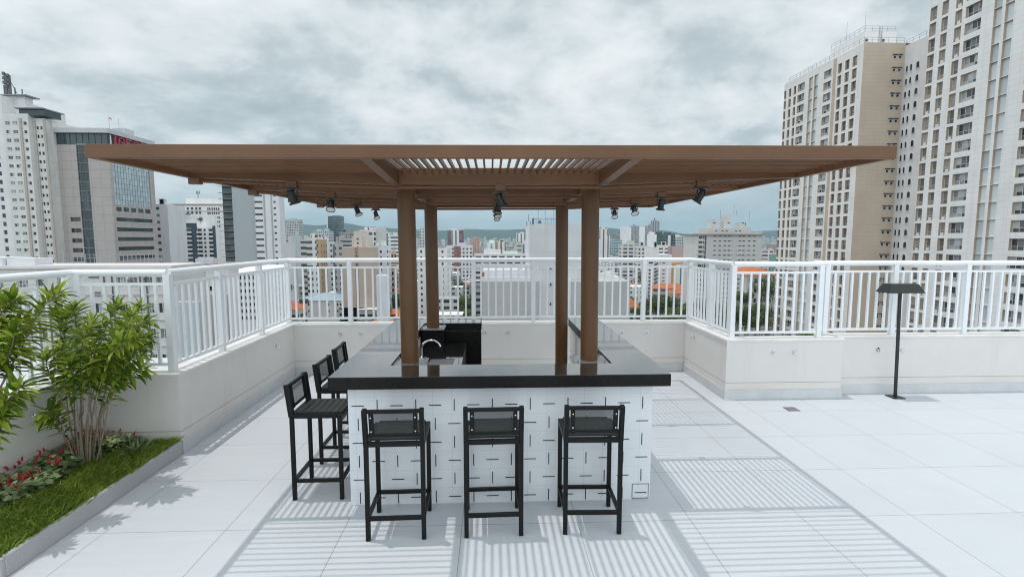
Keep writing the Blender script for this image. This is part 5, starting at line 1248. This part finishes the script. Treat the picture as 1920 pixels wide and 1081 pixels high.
for px, y0, y1 in ((1349,410,393),(1374,403,384),(1403,415,397),(1379,403,394),(1332,437,425)): m.tube([(X_(px,YG+8),YG+8,Z_(px,y0,YG+8)),(X_(px,YG+8),YG+8,Z_(px,y1,YG+8))], .05, 5)
m.tube([(X_(1395.5,YG+7),YG+6.5,Z_(1395,422,YG)),(X_(1395.5,YG+7),YG+6.6,Z_(1395,416,YG))], .12, 6); m.build('aerial', M['dark_frame'], Gb)
blk('small white block with a red stripe beyond the grey slab', 1434, 1452, 470, 420, 14, (.60,.50,.48), 'wide', parts=((1445, 1456, 476, -1, 8, (.12,.27,.24), 'plain', 'green_bay'),))
r, (ox0, ox1, oz) = blk('cream house with a broad orange hipped roof tucked beside the white tower', 1404, 1470, 516, 150, 16, (.50,.47,.44), FM['plain'], roof='none', name='house', cat='house')
def hip(mb, x0, x1, y0, y1, z, h, ov=.5):
    x0 -= ov; x1 += ov; y0 -= ov; y1 += ov; w = min(x1-x0, y1-y0)/2
    if x1-x0 >= y1-y0: a, b = ((x0+w, (y0+y1)/2), (x1-w, (y0+y1)/2)); 
    else: a, b = (((x0+x1)/2, y0+w), ((x0+x1)/2, y1-w))
    A_, B_ = (*a, z+h), (*b, z+h); c = [(x0,y0,z),(x1,y0,z),(x1,y1,z),(x0,y1,z)]
    if x1-x0 >= y1-y0: mb.quad(c[0],c[1],B_,A_); mb.quad(c[1],c[2],B_); mb.quad(c[2],c[3],A_,B_); mb.quad(c[3],c[0],A_)
    else: mb.quad(c[0],c[1],A_); mb.quad(c[1],c[2],B_,A_); mb.quad(c[2],c[3],B_); mb.quad(c[3],c[0],A_,B_)
    mb.quad(*c[::-1])
m = MB(); hip(m, ox0, ox1, 150, 166, oz, 2.2); m.build('roof', M['orange_tile'], r)
windows(r, [(Vector((X_(px,150), 149.98, oz-2.2-3*j)), .9, 1.3, 0, 4) for px in (1410, 1420, 1432, 1444) for j in range(5)])
# three storey building with the pale blue roof
YU = 238.0
r, (ux0, ux1, uz) = blk('white three storey building with a pale blue hipped roof and small windows', 549, 640, 563, YU, 20, (.58,.56,.53), FM['plain'], roof='none')
m = MB(); hip(m, ux0, ux1, YU, YU+20, uz, 2.6, .6); m.build('roof', M['blue_roof'], r)
ops = []
for j in range(3):
    for px in (553,566,574,594,612,623,629,635): ops.append((Vector((X_(px,YU), YU-.02, Z_(px, 569+12*j+4, YU))), .75, 1.2, 0, 4))
windows(r, ops); m = MB(); m.box(X_(557,YU), X_(574,YU), YU-.5, YU-.02, Z_(560,566,YU)-.5, Z_(560,560,YU)); m.build('porch', wmat((.10,.06,.05)), r)

# ---------------------------------------------------------------- houses with tiled roofs
def house(label, px, py, Y, w, d, hw, rh, roofm='orange_tile', wall=(.55,.53,.50)):
    z = Z_(px, py, Y); x = X_(px, Y)
    r = empty('house', (x, Y+d/2, GZ), label, 'house', 'tiled roof houses below the terrace')
    m = MB(); m.box(x-w/2, x+w/2, Y, Y+d, GZ, z); wl = m.build('wall', FM['wide'], r); wl.color = (*wall, 1)
    m = MB(); hip(m, x-w/2, x+w/2, Y, Y+d, z, rh); m.build('roof', M[roofm], r); return r
house('bright orange hipped roof house low beside the first column', 733, 589, 250, 9, 9, 5, 2.4)
house('second small orange roof in front of the bright one by the column', 744, 597, 240, 6, 7, 5, 1.8)
house('flat orange roof house half hidden by the long railing corner', 709, 605, 215, 8, 8, 5, 1.5)
house('little orange roof between the blue roof and the tan block', 624, 536, 330, 8, 9, 5, 2.6)
house('orange roof house just above the tiny white gables', 636, 529, 380, 8, 8, 5, 2.5)
house('long orange roofed row seen through the sloping railing', 520, 581, 190, 13, 9, 5, 3.2)
house('orange roofed shed lower down behind the sloping railing', 460, 584, 175, 7, 8, 5, 1.6)
house('red brown roof cottage beside the blank walled core', 897, 584, 250, 7, 9, 5, 2.2, 'rust_tile')
house('orange roof house low at the foot of the grey rendered wall', 1190, 578, 240, 9, 14, 5, 4.5)
house('small orange roof peeping over the grey rendered wall', 1192, 537, 360, 9, 9, 5, 2.6)
house('wide orange roof house below the white slanted balcony tower', 1250, 541, 224, 10, 7, 5, 2.2)
house('orange roof house at the foot of the ochre columns', 1274, 539, 228, 7, 7, 5, 2.2)
house('twin pitched orange house in front of the netted block', 1284, 550, 216, 9, 7, 5, 2.3)
house('rust roofed house next to the railing corner post', 1297, 561, 208, 6, 7, 5, 1.8, 'rust_tile')
house('white canopy roof in the middle of the low houses', 627, 553, 262, 14, 10, 5, 2.4, 'white_roof', (.6,.6,.6))
house('second white canopy roof by the post of the long railing', 686, 554, 255, 12, 10, 5, 2.2, 'white_roof', (.42,.40,.41))
house('grey flat roofed house with rough walls below the white canopy', 655, 576, 236, 11, 9, 5, .4, 'grey_roof', (.48,.47,.46))
house('pinkish walled house in front of the tan block', 690, 580, 232, 10, 9, 5, .5, 'white_roof', (.46,.42,.40))
house('pale house with a pinkish roof beside the windowless white wall', 741, 545, 290, 11, 10, 5, 1.5, 'rust_tile', (.62,.62,.63))
house('grey stone house below the white canopy roofs', 575, 545, 300, 9, 10, 5, .4, 'grey_roof', (.45,.44,.43))
house('pale house below the dotted flats, seen between two columns', 832, 560, 235, 12, 10, 5, .6, 'grey_roof', (.56,.55,.54))
house('white terrace house left of the gap with green trees', 840, 590, 205, 10, 9, 5, .5, 'white_roof', (.62,.61,.60))
house('tall grey house behind the green trees in the gap', 884, 535, 330, 12, 10, 5, .6, 'rust_tile', (.50,.49,.49))
house('banded dark flats beside the blank building', 896, 527, 240, 4.5, 9, 5, .4, 'grey_roof', (.35,.36,.37))

# ---------------------------------------------------------------- trees
def crown_mesh(seed, n, mat, lumps=9, flat=.8, leaf=.42):
    r_ = random.Random(seed); mb = MB(); L = []
    for i in range(lumps):
        a = r_.uniform(0, 2*pi); q = r_.uniform(.15, .72); L.append((Vector((cos(a)*q, sin(a)*q, r_.uniform(-.25, .5)*flat)), r_.uniform(.26, .48)))
    for i in range(n):
        c, rr_ = L[r_.randrange(lumps)]; d = Vector((r_.gauss(0,1), r_.gauss(0,1), r_.gauss(0,1)*.85)).normalized()
        p = c+d*rr_*(r_.uniform(.55, 1.0)**.5); nn = (d+Vector((r_.uniform(-.7,.7), r_.uniform(-.7,.7), r_.uniform(-.2,.9)))).normalized()
        e1 = nn.orthogonal().normalized(); e2 = nn.cross(e1); s = leaf*r_.uniform(.06, .15); a = r_.uniform(0, 6.3); f1 = e1*cos(a)+e2*sin(a); f2 = nn.cross(f1)
        mb.quad(p-f1*s, p-f2*s*.6, p+f1*s*1.1, p+f2*s*.6)
    return mb.mesh('crown', mat)
CR = [crown_mesh(1, 2600, M['tree_leaf']), crown_mesh(2, 2600, M['tree_leaf'], 11), crown_mesh(3, 2400, M['tree_leaf_light'], 8), crown_mesh(4, 2200, M['tree_leaf'], 7, 1.3)]
def tree(label, px, py, Y, rad, v, zf=.8):
    """py is the height of the crown's middle"""
    p = at_y(px, py, Y); r = empty('tree', (p.x, Y, GZ), label, 'tree', 'trees below the terrace')
    o = bpy.data.objects.new('crown', CR[v]); COL.objects.link(o); o.parent = r; o.location = (0, 0, p.z-GZ); o.scale = (rad, rad, rad*zf); o.rotation_euler.z = (px*1.7) % 6.28
    t = MB(); h = p.z-GZ; t.tube([(0,0,0),(.1,0,h*.5),(0,.1,h*.9)], [rad*.075, rad*.055, rad*.03], 7)
    for k in range(5): a = k*1.3+px; t.tube([(0,0,h*.55),(cos(a)*rad*.3,sin(a)*rad*.3,h*.8),(cos(a)*rad*.55,sin(a)*rad*.55,h+rad*.15)], [rad*.035, rad*.02, rad*.008], 5)
    t.build('trunk', M['bark'], r, local=True)
for a in (
 ('big olive green tree below the orange roofs, right of the grey wall', 1218, 575, 200, 7.8, 0), ('dark dense tree in the middle of the clump by the railing corner', 1243, 570, 204, 8.0, 0),
 ('bright yellow green tree low at the railing corner', 1281, 592, 186, 6.8, 2), ('bright small tree in front of the dark clump', 1254, 598, 180, 4.4, 2),
 ('dark tree half under the wide orange roof', 1264, 572, 206, 5.6, 0), ('greyish tree behind the post at the bar side of the clump', 1203, 590, 190, 5.2, 3),
 ('tree beside the railing corner behind the rust roof', 1303, 580, 196, 6.8, 1), ('tree seen through the short steep railing', 1335, 580, 170, 7.4, 0),
 ('second tree through the short steep railing, lower', 1362, 596, 160, 5.4, 1), ('round olive tree filling the gap before the white tower', 1398, 594, 134, 7.4, 0),
 ('dusty olive tree against the foot of the white tower', 1430, 600, 128, 6.0, 0), ('tall dark green tree under the orange hipped roof', 1441, 548, 140, 4.6, 3, 1.2),
 ('small green tree at the corner under the grey slab', 1384, 560, 142, 4.6, 0), ('sunny green top between the trees under the orange hipped roof', 1420, 580, 136, 3.4, 2),
 ('leafy palm like tree at the foot of the white tower', 1512, 640, 112, 4.0, 2), ('dark tree by the slim apartment behind the steep railing', 1348, 562, 215, 5.5, 3),
 ('tall thin dark tree beside the slanted balcony tower', 1209, 527, 330, 6.0, 3, 1.3), ('dark tree behind the ochre columns', 1291, 528, 350, 7.0, 3),
 ('green tree in the gap left of the blank building', 868, 567, 270, 7.5, 2), ('lower green tree in the same gap, near the counter edge', 878, 592, 235, 6.0, 2),
 ('dark tree high in the gap between flats', 862, 540, 330, 7.0, 3), ('olive tree down the gap beside the banded flats', 888, 575, 255, 5.0, 0),
 ('tree beside the windowless white wall near the first column', 734, 566, 275, 8.0, 0), ('light green tree under the windowless white wall', 716, 580, 250, 6.0, 2),
 ('dark bush behind the orange roof by the first column', 712, 595, 235, 5.5, 1), ('green tree between the grey stone house and canopies', 602, 540, 330, 6.0, 2),
 ('dark tree at the foot of the white and ochre flats', 618, 522, 380, 7.5, 3), ('dark tree behind the corner post under the narrow white block', 562, 548, 320, 7.0, 1),
 ('shady tree below the striped tower, seen through the sloping railing', 520, 548, 210, 6.5, 3), ('green tree beside the white block through the sloping railing', 468, 553, 200, 6.5, 0),
 ('dark tree between the sloping railing posts', 494, 552, 215, 7.0, 1), ('small rooftop tree above the blue framed flats', 375.5, 412, 268, 2.2, 2)): tree(*a)
for nm in ('small rooftop tree above the blue framed flats',):
    for o in bpy.data.objects:
        if o.get('label') == nm:
            z = Z_(380, 419, 268)
            for c in o.children:
                if c.name.startswith('trunk'): c.location.z = z-GZ; c.scale = (.4, .4, .07)

# ---------------------------------------------------------------- the far city and the hills
rd = random.Random(42); mbc = MB(); mbt = MB()
def land(x, y): return GZ+max(0, (y-900))*0.006
for _ in range(8200):
    y = 305*math.exp(rd.random()**0.85*2.88); x = rd.uniform(-1.15, 1.15)*y*1.05
    d = y
    hbase = rd.choice((6, 8, 10, 14, 18, 24, 30, 38)) if rd.random() < .62 else rd.uniform(6, 14)
    if y > 1500: hbase *= rd.uniform(.8, 1.5)
    lim = 43 if y > 900 else (35 if y > 500 else 27)
    if hbase > lim+land(x,y)-GZ: hbase = lim*rd.uniform(.6, .95)
    w = rd.uniform(7, 17)*(1+y/5000); dd = rd.uniform(9, 18); z = land(x, y)-2
    mbc.box(x-w/2, x+w/2, y, y+dd, z, z+2+hbase, 1 if (hbase < 12 and rd.random() < .45) else 0)
    if hbase > 16 and rd.random() < .6: mbc.box(x-w*.2, x+w*.15, y+dd*.3, y+dd*.7, z+2+hbase, z+5+hbase, 0)
def mat_farcity():
    m, nt, p = new_mat('far_city'); co = obj_co(nt); L = nt.links.new; g = nt.nodes.new('ShaderNodeNewGeometry')
    s = nt.nodes.new('ShaderNodeSeparateXYZ'); L(co, s.inputs[0]); gn = nt.nodes.new('ShaderNodeSeparateXYZ'); L(g.outputs['Normal'], gn.inputs[0])
    rp = nt.nodes.new('ShaderNodeValToRGB'); L(g.outputs['Random Per Island'], rp.inputs[0]); cr = rp.color_ramp; cr.interpolation = 'CONSTANT'
    cols = [(0,(.62,.62,.62)),(.2,(.52,.52,.52)),(.36,(.66,.655,.65)),(.5,(.42,.42,.43)),(.6,(.56,.51,.46)),(.72,(.68,.68,.69)),(.84,(.36,.33,.31)),(.9,(.48,.40,.35)),(.95,(.30,.33,.35))]
    cr.elements[0].position = 0; cr.elements[0].color = (*cols[0][1],1); cr.elements[1].position = .2; cr.elements[1].color = (*cols[1][1],1)
    for q, c in cols[2:]: e = cr.elements.new(q); e.color = (*c, 1)
    u = mth(nt, 'FRACT', mth(nt, 'DIVIDE', mth(nt, 'ADD', s.outputs[0], s.outputs[1]), 3.4)); z = mth(nt, 'FRACT', mth(nt, 'DIVIDE', s.outputs[2], 3.1))
    mk = mth(nt, 'MULTIPLY', mth(nt, 'MULTIPLY', mth(nt, 'LESS_THAN', u, .5), mth(nt, 'LESS_THAN', z, .45)), mth(nt, 'LESS_THAN', mth(nt, 'ABSOLUTE', gn.outputs[2]), .5))
    L(mixc(nt, mk, rp.outputs[0], (.10,.11,.12)), p.inputs['Base Color']); p.inputs['Roughness'].default_value = .7; return m
m2, nt2, p2 = new_mat('far_roofs'); gg = nt2.nodes.new('ShaderNodeNewGeometry')
nt2.links.new(mixc(nt2, gg.outputs['Random Per Island'], (.28,.13,.075), (.42,.21,.12)), p2.inputs['Base Color']); p2.inputs['Roughness'].default_value = .85
o = mbc.build('distant_city', [mat_farcity(), m2]); tag(o, 'dense mass of far off city buildings reaching to the hills', 'city', kind='stuff')
for _ in range(2300):
    y = 290*math.exp(rd.random()*2.5); x = rd.uniform(-1.1, 1.1)*y; s = rd.uniform(4, 9)*(1+y/4000); c = Vector((x, y, land(x, y)+s*.7))
    for k in range(26):
        d = Vector((rd.gauss(0,1), rd.gauss(0,1), rd.gauss(0,.7))).normalized(); p = c+d*s*rd.uniform(.6, 1); e1 = d.orthogonal().normalized(); e2 = d.cross(e1); q = s*rd.uniform(.18, .38)
        mbt.quad(p-e1*q, p-e2*q*.7, p+e1*q, p+e2*q*.7)
o = mbt.build('distant_trees', M['tree_leaf']); tag(o, 'scattered dark tree clumps between the far buildings', 'trees', kind='stuff')
# hills
def hill_profile(x, k):
    return (sin(x*.0011+k)*.5+sin(x*.0027+2*k)*.3+sin(x*.0063+3*k)*.14+sin(x*.017+k)*.05)
hm = MB(); NX, NY = 220, 10
ctrl = [(-400,418),(300,425),(480,424),(560,420),(600,423),(640,418),(690,424),(760,429),(830,432),(880,430),(930,431),(1000,429),(1060,427),(1120,427),(1160,429),(1195,436),(1240,432),(1290,438),(1340,434),(1440,433),(1600,428),(2300,420)]
Yh = 6200
def ridge(px):
    for (a, b), (c, d) in zip(ctrl[:-1], ctrl[1:]):
        if a <= px <= c: t = (px-a)/(c-a); t = t*t*(3-2*t); return b+(d-b)*t
    return 425
V = []
for i in range(NX+1):
    px = -400+2700*i/NX
    x = X_(px, Yh)
    for j in range(NY+1):
        t = j/NY; y = Yh-1500*(1-t) if j < NY else Yh
        zt = Z_(px, ridge(px)-1.2*hill_profile(x*3, 2.0), Yh); prof = t**1.4; z = land(0, y)-6+(zt-land(0,y)+6)*prof + (0 if j in (0, NY) else 34*hill_profile(x*1.5+j*900, j)*prof)
        hm.v.append((x*(y/Yh), y, z))
    hm.v.append((x*1.3, Yh+2500, GZ-20))
W1 = NY+2
for i in range(NX):
    for j in range(NY+1):
        a = i*W1+j; hm.f.append((a, a+W1, a+W1+1, a+1)); hm.m.append(0)
def mat_hill():
    m, nt, p = new_mat('hill_forest'); co = obj_co(nt); a = nz(nt, co, .004, 8, .65); b = nz(nt, co, .03, 5, .6)
    c = mixc(nt, rng(nt, a, .4, .62, 0, 1), (.014,.028,.016), (.036,.055,.028)); c = mixc(nt, rng(nt, b, .6, .7, 0, .4), c, (.07,.075,.05))
    nt.links.new(c, p.inputs['Base Color']); p.inputs['Roughness'].default_value = .95; return m
o = hm.build('hills', mat_hill(), smooth=True); tag(o, kind='structure')

# ---------------------------------------------------------------- the air between
hz = MB(); hz.box(-11000, 11000, -500, 12500, GZ-45, 420); m, nt, p = new_mat('haze_air'); nt.nodes.remove(p)
v = nt.nodes.new('ShaderNodeVolumePrincipled'); v.inputs['Color'].default_value = (.46, .70, .82, 1); v.inputs['Density'].default_value = HAZE; v.inputs['Anisotropy'].default_value = 0.0
nt.links.new(v.outputs[0], nt.nodes['Material Output'].inputs['Volume'])
o = hz.build('haze', m); tag(o, 'thin pale blue haze over the city', 'haze', kind='stuff')
